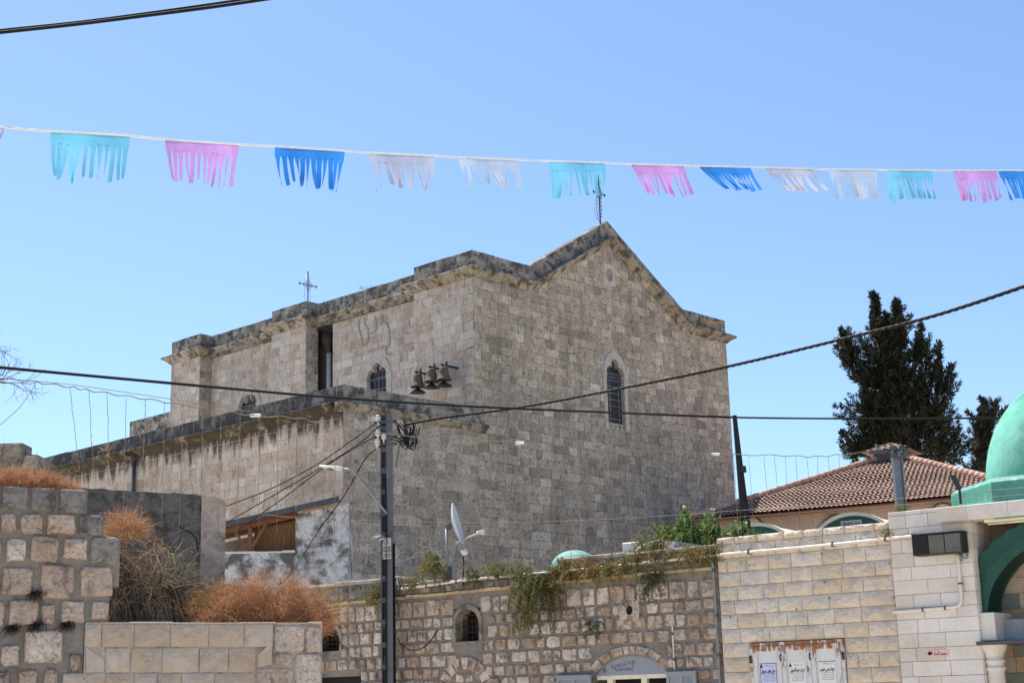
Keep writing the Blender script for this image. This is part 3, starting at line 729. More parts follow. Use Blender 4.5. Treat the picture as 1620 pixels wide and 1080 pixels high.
blk = lambda u, z: math.hypot(u+1.84, (z-1.72)*1.45) < .98 and z < 2.34 or math.hypot(u+1.79, z-3.04) < .24 or (math.hypot(u+5.43, z-3.0) < .46 and z > 2.65) or math.hypot(u+5.5, z-1.75) < .66
zc = 1.55
while zc < 3.45:
    h = rg.uniform(.19, .26)
    if 3.5-(zc+h) < .1: h = 3.5-zc
    for p in courses(-10.5, -.03, zc, zc+h, h, (.18, .38), rg, [HW1, HW2, HLO, HD], .008, minw=.1):
        if keep(p, blk):
            us = [q[0] for q in p]; zs = [q[1] for q in p]; a = rg.uniform(0, .02); b = rg.uniform(0, .025)
            p = [(min(us)+a, min(zs)+b*.6), (max(us)-a, min(zs)+b), (max(us)-b, max(zs)-a), (min(us)+b, max(zs)-a*.5)]
            SS.add(rough_stone, p, pf, .035, rg, 0, None, .02)
    zc += h
for u0, u1, zt in ((-10.5, -7.1, 3.90), (-7.1, -3.3, 3.78), (-3.3, -.03, 3.97)):
    z0 = 3.60
    for p in courses(u0, u1, z0, zt, (zt-z0)/(2 if zt > 3.85 else 1), (.2, .38), rg, [], .016, minw=.12): SS.add(rough_stone, p, pf, .03, rg, 1, None, .015)
def arch_ring(cx, cz, r0, r1, a0, a1, n, mi=0, sq=1.0, t=.04):
    for i in range(n):
        b0 = a0+(a1-a0)*(i+.06)/n; b1 = a0+(a1-a0)*(i+.94)/n
        p = [(cx+r0*math.cos(b0), cz+r0*sq*math.sin(b0)), (cx+r1*math.cos(b0), cz+r1*sq*math.sin(b0)), (cx+r1*math.cos(b1), cz+r1*sq*math.sin(b1)), (cx+r0*math.cos(b1), cz+r0*sq*math.sin(b1))]
        SS.add(ashlar, p, pf, t, rg, mi, None, jit=.012, bev=.012)
arch_ring(-1.84, 1.70, .80, .98, R(30), R(150), 7, 0, .76, .03)     # over the door
arch_ring(-5.5, 1.75, .42, .64, R(0), R(180), 9)                # blind relieving arch
for p in courses(-5.9, -5.1, 1.7, 2.1, .2, (.16, .26), rg, [], .015): 
    if math.hypot(p[0][0]+5.5, p[2][1]-1.75) < .46: SS.add(rough_stone, p, pf, .03, rg, 0)
SS.build(shop, [MT['rubble'], MT['rubble_dark']], limit=300)
lg = MB(); u = -10.5
while u < -.05:
    w2 = min(rg.uniform(.5, 1.1), -.03-u); z = 3.52+.012*(u+9); lg.bbox((u+.004, -.07, z), (u+w2-.004, .02, z+.055), .012, rg.random()); u += w2
build_each(lg, 'ledge_stone', MT['ochre'], shop)
cp = MB()
for u0, u1, zt in ((-10.5, -7.1, 3.93), (-7.1, -3.3, 3.80), (-3.3, -.03, 3.99)):
    u = u0
    while u < u1-.03:
        w2 = min(rg.uniform(.45, .9), u1-u); cp.bbox((u+.003, -.03+rg.uniform(-.01, .01), zt-.02), (u+w2-.003, .42, zt+rg.uniform(.03, .06)), .015, rg.random()); u += w2
build_each(cp, 'coping_stone', MT['plaster_end'], shop)
# arched windows
def semi(u0, u1, zb, zt, n=12):
    c = (u0+u1)/2; r_ = (u1-u0)/2; zs = zt-r_*.92
    return [(u0, zb)]+[(c-r_*math.cos(math.pi*i/n), zs+r_*.92*math.sin(math.pi*i/n)) for i in range(n+1)]+[(u1, zb)]
def arched_window(h, lab, wd=.05):
    A = semi(h[0]+.03, h[1]-.03, h[2], h[3]-.02); B = semi(h[0]-wd, h[1]+wd, h[2], h[3]+wd+.03)
    m = MB(); m.strip(A, B, pf, -.3, .03); o = m.build('window', MT['rubble_dark'], shop, fix=True, label=lab)
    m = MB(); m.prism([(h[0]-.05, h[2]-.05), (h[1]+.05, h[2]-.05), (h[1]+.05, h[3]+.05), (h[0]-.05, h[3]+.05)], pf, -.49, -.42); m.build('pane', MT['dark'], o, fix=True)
    m = MB()
    for i in range(6): u = h[0]+(h[1]-h[0])*(i+.5)/6; m.tube([pf(u, h[2], -.2), pf(u, h[3]-.1, -.2)], .008, 5)
    for i in range(5): z = h[2]+(h[3]-h[2]-.08)*(i+.6)/5; m.tube([pf(h[0]+.03, z, -.19), pf(h[1]-.03, z, -.19)], .008, 5)
    m.build('grille', MT['rust_iron'], o)
    m = MB(); m.bbox((h[0]-.1, -.03, h[2]-.06), (h[1]+.1, .2, h[2]+.0), .01); m.build('sill', MT['mortar_grey'], o)
arched_window(HW1, 'arched shop window with rusty iron grille'); arched_window(HW2, 'dark window opening beside the dry bush')
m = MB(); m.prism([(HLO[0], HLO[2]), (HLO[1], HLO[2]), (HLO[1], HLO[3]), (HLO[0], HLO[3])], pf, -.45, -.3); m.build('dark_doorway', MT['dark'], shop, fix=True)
# rosette stone
m = MB(); n = 16; cu, cz = -1.79, 3.04
B = [(cu+.21*k*math.cos(a), cz+.20*k*math.sin(a)) for a, k in [(2*math.pi*i/n, (1/max(abs(math.cos(2*math.pi*i/n)), abs(math.sin(2*math.pi*i/n))))**.55) for i in range(n+1)]]
A = [(cu+.075*math.cos(2*math.pi*i/n), cz+.085*math.sin(2*math.pi*i/n)) for i in range(n+1)]
m.strip(A, B, pf, -.1, .045); ro = m.build('rosette_stone', MT['rubble'], shop, fix=True, label='carved stone with a round hole above the shop door')
m = MB()
for i in range(10):
    a = 2*math.pi*i/10; m.tube([pf(cu+.10*math.cos(a), cz+.10*math.sin(a), .045), pf(cu+.17*math.cos(a), cz+.17*math.sin(a), .05)], .018, 6, taper=[.6, 1])
m.build('petal_ring', MT['rubble'], ro)
m = MB(); m.prism([(cu-.12, cz-.12), (cu+.12, cz-.12), (cu+.12, cz+.12), (cu-.12, cz+.12)], pf, -.005, .006); m.build('hole', MT['dark'], ro, fix=True)
# door with lunette
def lun(u0, u1, zb, zt, n=18):
    return [(u0+(u1-u0)*i/n, zb+(zt-zb)*(1-(2*i/n-1)**2)**.72) for i in range(n+1)]
L_ = lun(-2.6, -1.09, 1.95, 2.27)
m = MB(); m.prism(L_, pf, -.12, -.05); dr = m.build('door', MT['slate_blue'], shop, fix=True, label='shop door with arched grey lunette panel and handwriting')
m = MB(); m.strip(L_, [(u+(-.02 if i == 0 else .02 if i == len(L_)-1 else 0), 2.31) for i, (u, z) in enumerate(L_)], pf, -.2, .004); m.build('arch_trim', MT['mortar_grey'], dr, fix=True)
m = MB()
for a, b in ((-2.36, -2.24), (-1.66, -1.55)): m.box((a, .04, 0), (b, .12, 1.93))
m.box((-2.58, .05, 1.88), (-1.1, .11, 1.949)); m.build('frame', MT['cream'], dr)
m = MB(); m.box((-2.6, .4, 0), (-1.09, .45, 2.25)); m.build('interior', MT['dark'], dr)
for a, b in ((-3.35, -2.62), (-1.07, -.50)):
    m = MB(); fr = .05; z0, z1 = .9, 1.945
    for q in ((a, a+fr), (b-fr, b), ((a+b)/2-fr/2, (a+b)/2+fr/2)): m.box((q[0], -.1, z0), (q[1], -.055, z1))
    m.box((a+fr, -.099, z1-.05), (b-fr, -.056, z1)); m.box((a-.02, -.12, z1+.001), (b+.02, -.05, z1+.03))
    s = m.build('shutter', MT['slate_blue'], shop, label='open grey shutter beside the shop door')
    m = MB(); m.box((a+fr, -.085, z0), (b-fr, -.07, z1-.05)); m.build('shutter_panel', MT['galv'], s)

# ================================================================ rock-faced wall
cw = thing('clad_wall', 'pale rock-faced block wall with rusty metal cabinet doors', 'wall', FQ)
pc = Plane((0,-.05,0), (1,0,0), (0,-1,0)); rg = random.Random(31); CL, CRt = .02, 3.09
HC = (.53, 2.2, .4, 2.39)
m = MB(); panel(m, pc, (CL, CRt), 0, lambda u: 4.12, [HC], .35); m.build('wall', MT['joint_tan'], cw)
SS = Stones(FQ); z = 4.13; k = 0
while z > 1.5:
    h = .12 if k == 0 else (.231 if k > 1 else .235); k += 1
    for p in courses(CL, CRt, z-h, z, h, (.32, .56), rg, [HC], .0045, minw=.18): SS.add(split_stone, p, pc, .012, rg, 0, None, .045 if k > 1 else .05)
    z -= h
SS.build(cw, [MT['split']], 'block')
bl = MB()
for x, y in ((1268,852),(1290,852),(1362,852),(1300,875),(1305,920),(1312,945),(1260,963),(1340,970),(1407,890),(1415,945),(1417,957),(1186,893),(1194,893),(1156,975)):
    P = pc(FQ.y(x, y, -.07).x, FQ.y(x, y, -.07).z, .02); bl.tube([P, P+Vector((.006,-.04,-.012))], .011, 6, taper=[1, .6])
build_each(bl, 'rusty_stub', MT['rust_iron'], cw)
# cabinet
cab = MB(); x0, x1 = .545, 2.19; zt = 2.375
for a, b in ((x0, x0+.05), (x1-.05, x1)): cab.box((a, -.10, .42), (b, -.04, zt))
cab.box((x0+.05, -.10, zt-.05), (x1-.05, -.04, zt)); co_ = cab.build('cabinet', MT['rustdoor'], cw, label='rusty white metal cabinet with three doors')
m = MB(); m.box((x0, -.03, .42), (x1, .2, zt-.06)); m.build('backing', MT['galv_dark'], co_)
w3 = (x1-x0-.1)/3
for i in range(3):
    a = x0+.05+i*w3+.004; b = a+w3-.008; m = MB(); f = .075
    m.box((a, -.115, .44), (a+f, -.06, zt-.055)); m.box((b-f, -.115, .44), (b, -.06, zt-.055)); m.box((a+f, -.114, zt-.135), (b-f, -.061, zt-.055))
    d = m.build('cabinet_door', MT['rustdoor'], co_)
    m = MB(); m.box((a+f, -.09, .44), (b-f, -.075, zt-.135)); m.build('door_panel', MT['white_paint'], d)
    if i > 0:
        m = MB(); m.tube([(a-.01, -.125, 2.08), (a-.01, -.15, 2.10), (a-.01, -.15, 2.16), (a-.01, -.125, 2.18)], .012, 5); m.build('hasp', MT['rust_iron'], d)
for uu in (x0+.01, x1-.01):
    m = MB(); m.tube([(uu, -.115, 2.06), (uu, -.115, 2.18)], .022, 7); m.build('hinge', MT['rust_iron'], co_)
AR = {'ا':(0xFE8D,0xFE8E,0,0),'ب':(0xFE8F,0xFE90,0xFE91,0xFE92),'ت':(0xFE95,0xFE96,0xFE97,0xFE98),'ة':(0xFE93,0xFE94,0,0),'ج':(0xFE9D,0xFE9E,0xFE9F,0xFEA0),'ح':(0xFEA1,0xFEA2,0xFEA3,0xFEA4),'خ':(0xFEA5,0xFEA6,0xFEA7,0xFEA8),'د':(0xFEA9,0xFEAA,0,0),'ر':(0xFEAD,0xFEAE,0,0),'س':(0xFEB1,0xFEB2,0xFEB3,0xFEB4),'ص':(0xFEB9,0xFEBA,0xFEBB,0xFEBC),'ط':(0xFEC1,0xFEC2,0xFEC3,0xFEC4),'ع':(0xFEC9,0xFECA,0xFECB,0xFECC),'ف':(0xFED1,0xFED2,0xFED3,0xFED4),'ق':(0xFED5,0xFED6,0xFED7,0xFED8),'ل':(0xFEDD,0xFEDE,0xFEDF,0xFEE0),'م':(0xFEE1,0xFEE2,0xFEE3,0xFEE4),'ن':(0xFEE5,0xFEE6,0xFEE7,0xFEE8),'ه':(0xFEE9,0xFEEA,0xFEEB,0xFEEC),'و':(0xFEED,0xFEEE,0,0),'ي':(0xFEF1,0xFEF2,0xFEF3,0xFEF4),'ى':(0xFEEF,0xFEF0,0,0)}
def arabic(s):
    out = []
    for wd in s.split(' '):
        r_ = []
        for i, c in enumerate(wd):
            f = AR.get(c)
            if not f: r_.append(c); continue
            pj = i > 0 and wd[i-1] in AR and AR[wd[i-1]][2] != 0; nj = i < len(wd)-1 and f[2] != 0 and wd[i+1] in AR
            r_.append(chr(f[3] if pj and nj else f[1] if pj else f[2] if nj else f[0]))
        out.append(''.join(r_[::-1]))
    return ' '.join(out[::-1])
def text(s, size, mat, parent, loc, name='lettering', rot=(math.pi/2, 0, 0), align='CENTER', bold=0, shear=0, maxw=None):
    cu = bpy.data.curves.new(name, 'FONT'); cu.body = s; cu.size = size; cu.align_x = align; cu.align_y = 'CENTER'; cu.offset = bold; cu.shear = shear; cu.resolution_u = 3; cu.extrude = .0004
    o = bpy.data.objects.new(name, cu); COL.objects.link(o); bpy.context.view_layer.update()
    dg = bpy.context.evaluated_depsgraph_get(); me = bpy.data.meshes.new_from_object(o.evaluated_get(dg))
    COL.objects.unlink(o); bpy.data.objects.remove(o)
    if maxw and me.vertices:
        xs = [v.co.x for v in me.vertices]; k = maxw/max(1e-6, max(xs)-min(xs))
        if k < 1 or True:
            for v in me.vertices: v.co.x *= k
    me.materials.clear(); me.materials.append(mat)
    q = bpy.data.objects.new(name, me); COL.objects.link(q); q.parent = parent; q.location = loc; q.rotation_euler = rot; return q
names = ['حنان يعقوب سهوان', 'لطيف عودة الصوفي', 'عودة عيسى خميس']
labs = ['lilac printed notice with small photo pasted on cabinet door', 'white printed notice with dark corner picture on middle cabinet door', 'white black-bordered notice without picture on cabinet door']
for i in range(3):
    a = x0+.05+i*w3; cx = a+w3/2; t = thing('notice', labs[i], 'poster', None, FQ.wor((cx, -.093, 1.93)), 'notices on the cabinet'); t.rotation_euler = (0, 0, FQ.yaw)
    m = MB(); m.box((-.145, -.002, -.24), (.145, .0, .12)); m.build('sheet', MT['paperblue'] if i == 0 else MT['paper'], t)
    m = MB()
    if i != 1:
        for q in ((-.145, -.138, -.24, .12), (.138, .145, -.24, .12)): m.box((q[0], -.0035, q[2]), (q[1], -.0025, q[3]))
        m.box((-.138, -.0035, .112), (.138, -.0025, .12))
    m.box((-.137, -.0045, .05), (-.10, -.003, .085)); m.box((-.127, -.0046, .085), (-.11, -.0031, .105))
    if i == 2: m = MB(); m.box((-.145, -.0035, .108), (.145, -.0025, .116))
    m.build('picture_and_border', MT['ink'], t)
    text(arabic(names[i]), .085, MT['ink'], t, (0, -.005, .0), bold=.002, maxw=.25)
    text(arabic('بسم الله'), .03, MT['inkgrey'], t, (.02, -.005, .08), maxw=.16)
    for k in range(4): text(arabic('انتقل الى رحمته تعالى يوم'), .026, MT['inkgrey'], t, (.01, -.005, -.05-.035*k), maxw=.22-.03*(k % 2))

# handwriting on the lunette panel of the shop door
text('0544567421', .095, MT['inkgrey'], dr, (-2.02, .0475, 2.125), name='handwriting', rot=(math.pi/2, R(-9), 0), maxw=.50, shear=.15)
m = MB(); r2 = random.Random(77); pts = [(-2.2+.37*i/26, .047, 2.035+.012*i/26+(.030 if i % 4 == 1 else -.026 if i % 5 == 3 else r2.uniform(-.012, .014))) for i in range(27)]
m.tube(pts, .0045, 4); m.tube([(-1.80, .047, 2.20), (-1.815, .047, 2.10), (-1.84, .047, 1.985)], .004, 4); m.build('handwriting', MT['inkgrey'], dr)
m = MB(); m.tube([(-2.41+.032*math.cos(a), .047, 2.035+.038*math.sin(a)) for a in [2*math.pi*i/14 for i in range(15)]], .004, 4); m.tube([(-2.42, .047, 2.015), (-2.40, .047, 2.05), (-2.415, .047, 2.06), (-2.40, .047, 2.02)], .004, 4); m.build('circled_mark', MT['inkgrey'], dr)
# ================================================================ pale smooth building with green arch
mq = thing('domed_building', 'pale smooth-block building with green painted arch', 'building', FQ)
rg = random.Random(41); XL, XR = 3.10, 4.38; pw = Plane((0,-.09,0), (1,0,0), (0,-1,0)); pwr = Plane((XR,0,0), (0,1,0), (1,0,0))
m = MB(); panel(m, pw, (XL, XR), 0, lambda u: 4.2, [], .5)
m.box((XL+.02, .41, 0), (XR-.02, 3.4, 4.18)); m.box((XR-.019, .75, 0), (8.2, .95, 4.0)); m.box((XR, .95, 3.7), (8.2, 3.4, 4.0)); m.box((8.0, .951, 0), (8.19, 3.4, 3.69)); m.box((XL+.021, 3.2, 0), (7.99, 3.39, 3.69))
m.build('wall', MT['joint_tan'], mq)
SS = Stones(FQ); z = 4.2; k = 0
while z > 1.5:
    h = (.20, .17, .21, .215, .20, .22)[k % 6]; k += 1
    for p in courses(XL, XR, z-h, z, h, (.3, .62), rg, [], .003, minw=.15): SS.add(ashlar, p, pw, .012, rg, 0, None, bev=.004, jit=.001, mids=False)
    for p in courses(-.09, .75, z-h, z, h, (.28, .5), rg, [], .003): SS.add(ashlar, p, pwr, .010, rg, 0, None, bev=.004, jit=.001, mids=False)
    z -= h
pn = Plane((0,.75,0), (1,0,0), (0,-1,0)); z = 3.9
while z > 1.4:
    h = .235
    for p in courses(XR, 6.6, z-h, z, h, (.28, .5), rg, [], .004): SS.add(ashlar, p, pn, .012, rg, 1, None, bev=.004, jit=.002, mids=False)
    z -= h
SS.build(mq, [MT['white'], MT['niche']], 'block')
# projecting coping slab
m = MB(); u = 3.94
for w2 in (.46, .62, .55, .6, .6, .6, .6): m.bbox((u+.002, -.24, 4.0+.02), (u+w2-.002, .9, 4.245), .01, rg.random()); u += w2
build_each(m, 'coping_slab', MT['white'], mq)
m = MB(); u = 3.11
while u < 3.92: m.bbox((u+.002, -.112, 4.203), (u+.27-.002, .5, 4.26), .008, rg.random()); u += .27
build_each(m, 'cap_slab', MT['white'], mq)
# green scalloped arch (left half and right half), springing from a corbel
pga = Plane((0,.12,0), (1,0,0), (0,-1,0)); cx = 5.62
outer = [(4.36, 2.67), (4.35, 3.05), (4.38, 3.44), (4.44, 3.55), (4.56, 3.60), (4.66, 3.72), (4.78, 3.75), (4.88, 3.86), (5.0, 3.87), (5.12, 3.95), (5.35, 3.97), (cx, 3.985)]
inner = [(4.47, 2.67), (4.50, 2.85), (4.56, 3.0), (4.64, 3.13), (4.73, 3.24), (4.83, 3.34), (4.94, 3.43), (5.05, 3.50), (5.18, 3.57), (5.3, 3.63), (5.45, 3.70), (cx, 3.78)]
outer += [(2*cx-u, z) for u, z in outer[-2::-1]]; inner += [(2*cx-u, z) for u, z in inner[-2::-1]]
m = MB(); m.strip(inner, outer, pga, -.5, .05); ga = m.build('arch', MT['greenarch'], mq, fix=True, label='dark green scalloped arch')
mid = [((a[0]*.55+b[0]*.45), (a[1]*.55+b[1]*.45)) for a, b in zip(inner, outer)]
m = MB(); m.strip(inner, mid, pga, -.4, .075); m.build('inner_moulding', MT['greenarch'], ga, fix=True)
m = MB(); m.bbox((4.39, -.06, 2.25), (4.60, .7, 2.66), .01); m.build('corbel', MT['white'], mq)
m = MB(); m.bbox((4.34, -.2, 2.19), (7.0, .7, 2.24), .008); m.build('ledge_slab', MT['galv_dark'], mq)
m = MB(); m.bbox((4.605, .3, 2.245), (7.0, .72, 2.56), .01); m.build('plaster_band', plain('grey_plaster_band', (.33,.34,.37), .8, var=.25), mq)
m = MB(); m.lathe([(.125, 0), (.125, 1.80), (.13, 1.82), (.15, 1.84), (.15, 1.87), (.13, 1.88), (.13, 1.93), (.15, 1.94), (.15, 1.97), (.13, 1.985), (.14, 2.05), (.19, 2.15), (.20, 2.188)], (4.50, .06, 0), 20); m.build('column', MT['white'], mq)
m = MB(); m.box((5.0, .72, 1.98), (5.07, .735, 2.07)); m.build('vent_hole', MT['dark'], mq)
# tube lamp under the slab
t = thing('tube_lamp', 'yellowed tube lamp under the coping above the green arch', 'lamp', FQ)
m = MB(); m.bbox((4.62, -.15, 3.965), (5.9, -.06, 4.018), .008); m.build('housing', MT['cream'], t)
m = MB(); m.tube([(4.66, -.105, 3.945), (5.86, -.105, 3.945)], .02, 8); m.build('tube', plain('lamp_tube', (.62,.58,.42), .3), t)
# drum and dome
t = thing('green_dome', 'turquoise green painted dome on an octagonal drum', 'dome', None, FQ.wor((5.5, 1.55, 0)))
t.rotation_euler = (0, 0, FQ.yaw)
m = MB(); ro_ = 1.86; n = 8; a0 = R(22.5)
def ring(r_, z): return [(r_*math.cos(a0+2*math.pi*i/n), r_*math.sin(a0+2*math.pi*i/n), z) for i in range(n)]
vs = ring(ro_, 4.0)+ring(ro_, 4.55)+ring(ro_-.08, 4.62)+ring(1.1, 4.66); fs = []
for k in range(3): fs += [(k*n+i, k*n+(i+1) % n, (k+1)*n+(i+1) % n, (k+1)*n+i) for i in range(n)]
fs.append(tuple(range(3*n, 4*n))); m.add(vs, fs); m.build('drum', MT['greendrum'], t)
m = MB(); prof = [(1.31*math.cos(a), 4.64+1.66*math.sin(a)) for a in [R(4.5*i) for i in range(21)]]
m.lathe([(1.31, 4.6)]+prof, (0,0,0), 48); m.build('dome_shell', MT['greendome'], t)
# small floodlight on the drum
P = FQ.loc(at(1514, 765, 21.9)); t = thing('floodlight', 'small black floodlight tilted on the green drum edge', 'floodlight', None, FQ.wor(P)); t.rotation_euler = (0, 0, FQ.yaw)
m = MB(); m.beam((.03,0,-.08), (-.05,0,.13), .07, .05, upv=(0,1,0)); m.build('housing', MT['floodbody'], t); m = MB(); m.beam((.03,0,-.3), (.03,0,-.06), .03, .03); m.build('bracket', MT['floodbody'], t)
# triple floodlight box on the wall
t = thing('floodlight_box', 'black box of three square floodlights on the pale wall', 'floodlight', FQ)
m = MB(); m.bbox((3.56, -.36, 3.54), (4.34, -.13, 3.85), .01); m.build('housing', MT['floodbody'], t)
for i in range(3):
    a = 3.575+i*.252; m = MB(); m.bbox((a, -.375, 3.56), (a+.235, -.362, 3.83), .005); m.build('lens', MT['floodglass'] if i else MT['dark'], t)
m = MB(); m.box((3.56, -.385, 3.852), (4.35, -.11, 3.862)); m.build('lid', MT['rust_iron'], t)
m = MB(); m.beam((4.2, -.14, 3.54), (4.2, -.102, 3.44), .05, .03); m.tube([(4.22, -.2, 3.54), (4.26, -.2, 3.46), (4.33, -.2, 3.47), (4.34, -.2, 3.53)], .018, 6); m.build('bracket', MT['galv'], t)
m = MB(); m.tube(smooth_path([(4.17, -.14, 3.53), (4.165, -.14, 3.2), (4.16, -.14, 2.90), (4.13, -.14, 2.80), (4.03, -.14, 2.765), (3.6, -.14, 2.75), (3.06, -.14, 2.74)], 6), .026, 8)
t = thing('conduit', 'white conduit bending down from the floodlight box', 'pipe', FQ)
m.build('pipe', MT['pvc'], t)
m = MB()
for u, z in ((4.165, 3.1), (3.55, 2.75), (3.9, 2.757)): m.box((u-.03, -.17, z-.012), (u+.03, -.10, z+.012)) if z > 3 else m.box((u-.012, -.17, z-.03), (u+.012, -.10, z+.03))
m.build('clip', MT['galv_dark'], t)
# pink sign
t = thing('pink_sign', 'small pink wall plate with black arrow and lettering', 'sign', None, FQ.wor((3.71, -.105, 2.10))); t.rotation_euler = (0, 0, FQ.yaw)
m = MB(); m.box((-.165, -.006, -.052), (.165, 0, .052)); m.build('plate', MT['pink'], t)
text(arabic('مسجد النساء'), .085, MT['ink'], t, (.035, -.0075, 0), maxw=.20, bold=.001)
m = MB(); m.add([(-.165,-.0085,0),(-.125,-.0085,-.04),(-.125,-.0085,-.018),(-.09,-.0085,-.02),(-.09,-.0085,.03),(-.125,-.0085,.022),(-.125,-.0085,.042)], [(0,1,2,3,4,5,6)]); m.build('arrow', MT['ink'], t)

# ================================================================ pipes along the frontage
def pipe(name, lab, pts, r_, mat, clips=0, cat='pipe'):
    t = thing(name, lab, cat, FQ); m = MB(); pp = smooth_path(pts, 6); m.tube(pp, r_, 8); m.build('pipe', mat, t)
    if clips:
        c = MB()
        for i in range(clips):
            p = pp[int((i+.5)*len(pp)/clips)]; c.box((p.x-.012, p.y-r_-.006, p.z-r_-.012), (p.x+.012, p.y+r_+.03, p.z+r_+.012))
        build_each(c, 'clip', MT['galv_dark'], t)
    return t
pipe('conduit', 'long white conduit running along the top of the stone walls', [(-7.12, -.1, 3.98), (-7.08, -.1, 3.80), (-6.95, -.1, 3.735), (-6, -.1, 3.77), (-5.1, -.1, 3.80), (-3.35, -.1, 3.805), (-1.7, -.1, 3.82), (-.1, -.1, 3.845), (.17, -.13, 3.845), (1.9, -.13, 3.845), (3.2, -.14, 3.86), (3.56, -.16, 3.86)], .024, MT['pvc'], 14)
pipe('downpipe', 'thin pale downpipe at the joint of rubble and block walls', [(-.06, -.09, 3.8), (-.05, -.09, 3.0), (-.05, -.09, 2.0), (-.05, -.09, .1)], .02, MT['galv'], 4)
pipe('conduit', 'short vertical conduit beside the shop door arch', [(-.93, -.05, 2.0), (-.93, -.05, 2.4), (-.93, -.05, 2.75)], .014, MT['pvc'], 2)

# ================================================================ near left walls
plw = Plane((0,0,0), (1,0,0), (0,-1,0)); rg = random.Random(53)
fw = thing('fieldstone_wall', 'big rough fieldstone wall with stepped broken end and cement joints', 'wall', LW)
def lpx(x0, y0, x1, y1):
    a = LW.y(x0, y1); b = LW.y(x1, y0); return [(a.x, a.z), (b.x, a.z), (b.x, b.z), (a.x, b.z)]
rows = [[(-50,770,-3,806),(0,770,45,807),(47,772,89,810),(91,774,138,812)], [(-40,812,-2,843),(-1,812,27,843),(30,812,69,846),(71,813,121,846),(123,815,163,847)],
 [(-40,852,3,885),(7,851,43,889),(46,847,95,890),(97,850,140,886),(141,849,189,892)], [(-40,896,-2,941),(0,896,53,941),(61,893,119,948),(124,895,180,945)],
 [(-40,950,9,992),(12,948,62,991),(63,955,88,988),(95,948,135,988),(142,950,172,980)], [(-40,1010,-3,1050),(-1,1018,32,1055),(35,995,101,1050),(108,1032,129,1062)],
 [(-30,1060,16,1095),(27,1058,60,1095),(68,1056,92,1090)]]
wl = MB(); xs = [LW.y(-70, 900).x, LW.y(138, 800).x, LW.y(164, 830).x, LW.y(190, 870).x]
def lt_(u): return 4.03 if u < xs[1] else (3.74 if u < xs[2] else 3.50)
panel(wl, plw, (xs[0], xs[3], xs[1], xs[2]), 2.95, lt_, [], .5); panel(wl, plw, (xs[0], LW.y(172, 970).x), 2.5, lambda u: 2.949, [], .5); panel(wl, plw, (xs[0], LW.y(133, 1000).x), 0, lambda u: 2.499, [], .5)
wl.build('wall', MT['mortar_grey'], fw)
for k, row in enumerate(rows):
    for j, q in enumerate(row):
        p = lpx(*q); grey = k == 0 or (j == len(row)-1 and k in (1, 2)); m = MB()
        rough_stone(m, p, plw, .05, rg, 0, None, .020 if not grey else .010, 24); m.build('stone', MT['big_grey'] if grey else MT['big_rubble'], fw)
for k, row in enumerate(((1.55, 1.85), (1.2, 1.52), (.85, 1.17))):
    for p in courses(xs[0], LW.y(133, 1000).x, row[0], row[1], .32, (.3, .5), rg, [], .02): m = MB(); rough_stone(m, p, plw, .05, rg); m.build('stone', MT['big_rubble'], fw)
# low clad wall with old stone pier
lw = thing('low_clad_wall', 'low wall of pale sawn stone cladding ending in an old stone pier', 'wall', LW)
ZT = 2.545; xa, xb, xc = LW.y(134, 1000).x, LW.y(431, 1000).x, LW.y(509, 1000).x
plc = Plane((0,-.02,0), (1,0,0), (0,-1,0))
m = MB(); panel(m, plc, (xa, xc), 0, lambda u: ZT-.012, [], .3); m.build('wall', MT['plaster_end'], lw)
def cpx(q): return [(LW.y(x, y, -.02).x, LW.y(x, y, -.02).z) for x, y in q]
def R4(x0, y0, x1, y1): return [(x0, y1), (x1, y1), (x1, y0), (x0, y0)]
blocks = [R4(a, 987, b, 1022) for a, b in ((135,159),(162,211),(213,268),(270,329),(331,385),(387,431))]+[R4(a, 1025, b, 1062) for a, b in ((168,204),(208,255),(257,313),(316,360),(362,403))]
blocks += [[(136,1062),(166,1062),(164,1042),(136,1022)], [(406,1056),(430,1050),(430,1013),(408,1034)]]
blocks += [R4(a, 1065, b, 1095) for a, b in ((100,165),(167,211),(213,247),(250,285),(288,338),(340,400))]
blocks += [R4(a, 1097, b, 1130) for a, b in ((136,190),(193,240),(243,300),(303,355),(358,402))]
for k, q in enumerate(blocks):
    m = MB(); p = cpx(q)
    if len(set(x for x, y in q)) == 2: split_stone(m, p, plc, .010, rg, 0, None, .042, 8, 5)
    else: ashlar(m, p, plc, .016, rg, 0, .9)
    m.build('cladding_slab', MT['clad_left'], lw)
for q in (R4(434,988,481,1030), R4(483,990,508,1031), R4(404,1056,464,1090), R4(466,1034,508,1090), R4(434,1033,463,1053), R4(405,1093,507,1130)):
    m = MB(); rough_stone(m, cpx(q), plc, .03, rg, 0, None, .008, 18); m.build('stone', MT['big_rubble'], lw)
m = MB(); u = xa
while u < xc-.02:
    w2 = min(rg.uniform(.3, .5), xc-u); m.bbox((u, -.03, ZT-.011), (u+w2-.003, .29, ZT+rg.uniform(.0, .015)), .008, rg.random()); u += w2
build_each(m, 'coping_stone', MT['clad_left'], lw)
# earth bank behind
eb = MB(); nx, ny = 26, 10; vs = []
x0, x1 = xa-.2, xc-.06
for j in range(ny+1):
    for i in range(nx+1):
        a, b = i/nx, j/ny; z = 2.15+1.55*min(1, b*1.8)**1.5*(1-.55*a)+rg.uniform(-.05, .05)+.12*math.sin(a*9)*b
        vs.append((x0+(x1-x0)*a, .30+1.9*b, z))
eb.add(vs, [(j*(nx+1)+i, j*(nx+1)+i+1, (j+1)*(nx+1)+i+1, (j+1)*(nx+1)+i) for j in range(ny) for i in range(nx)], .5, 0, True)
o = put(eb.build('earth_bank', MT['earth'], kind='structure'), LW)
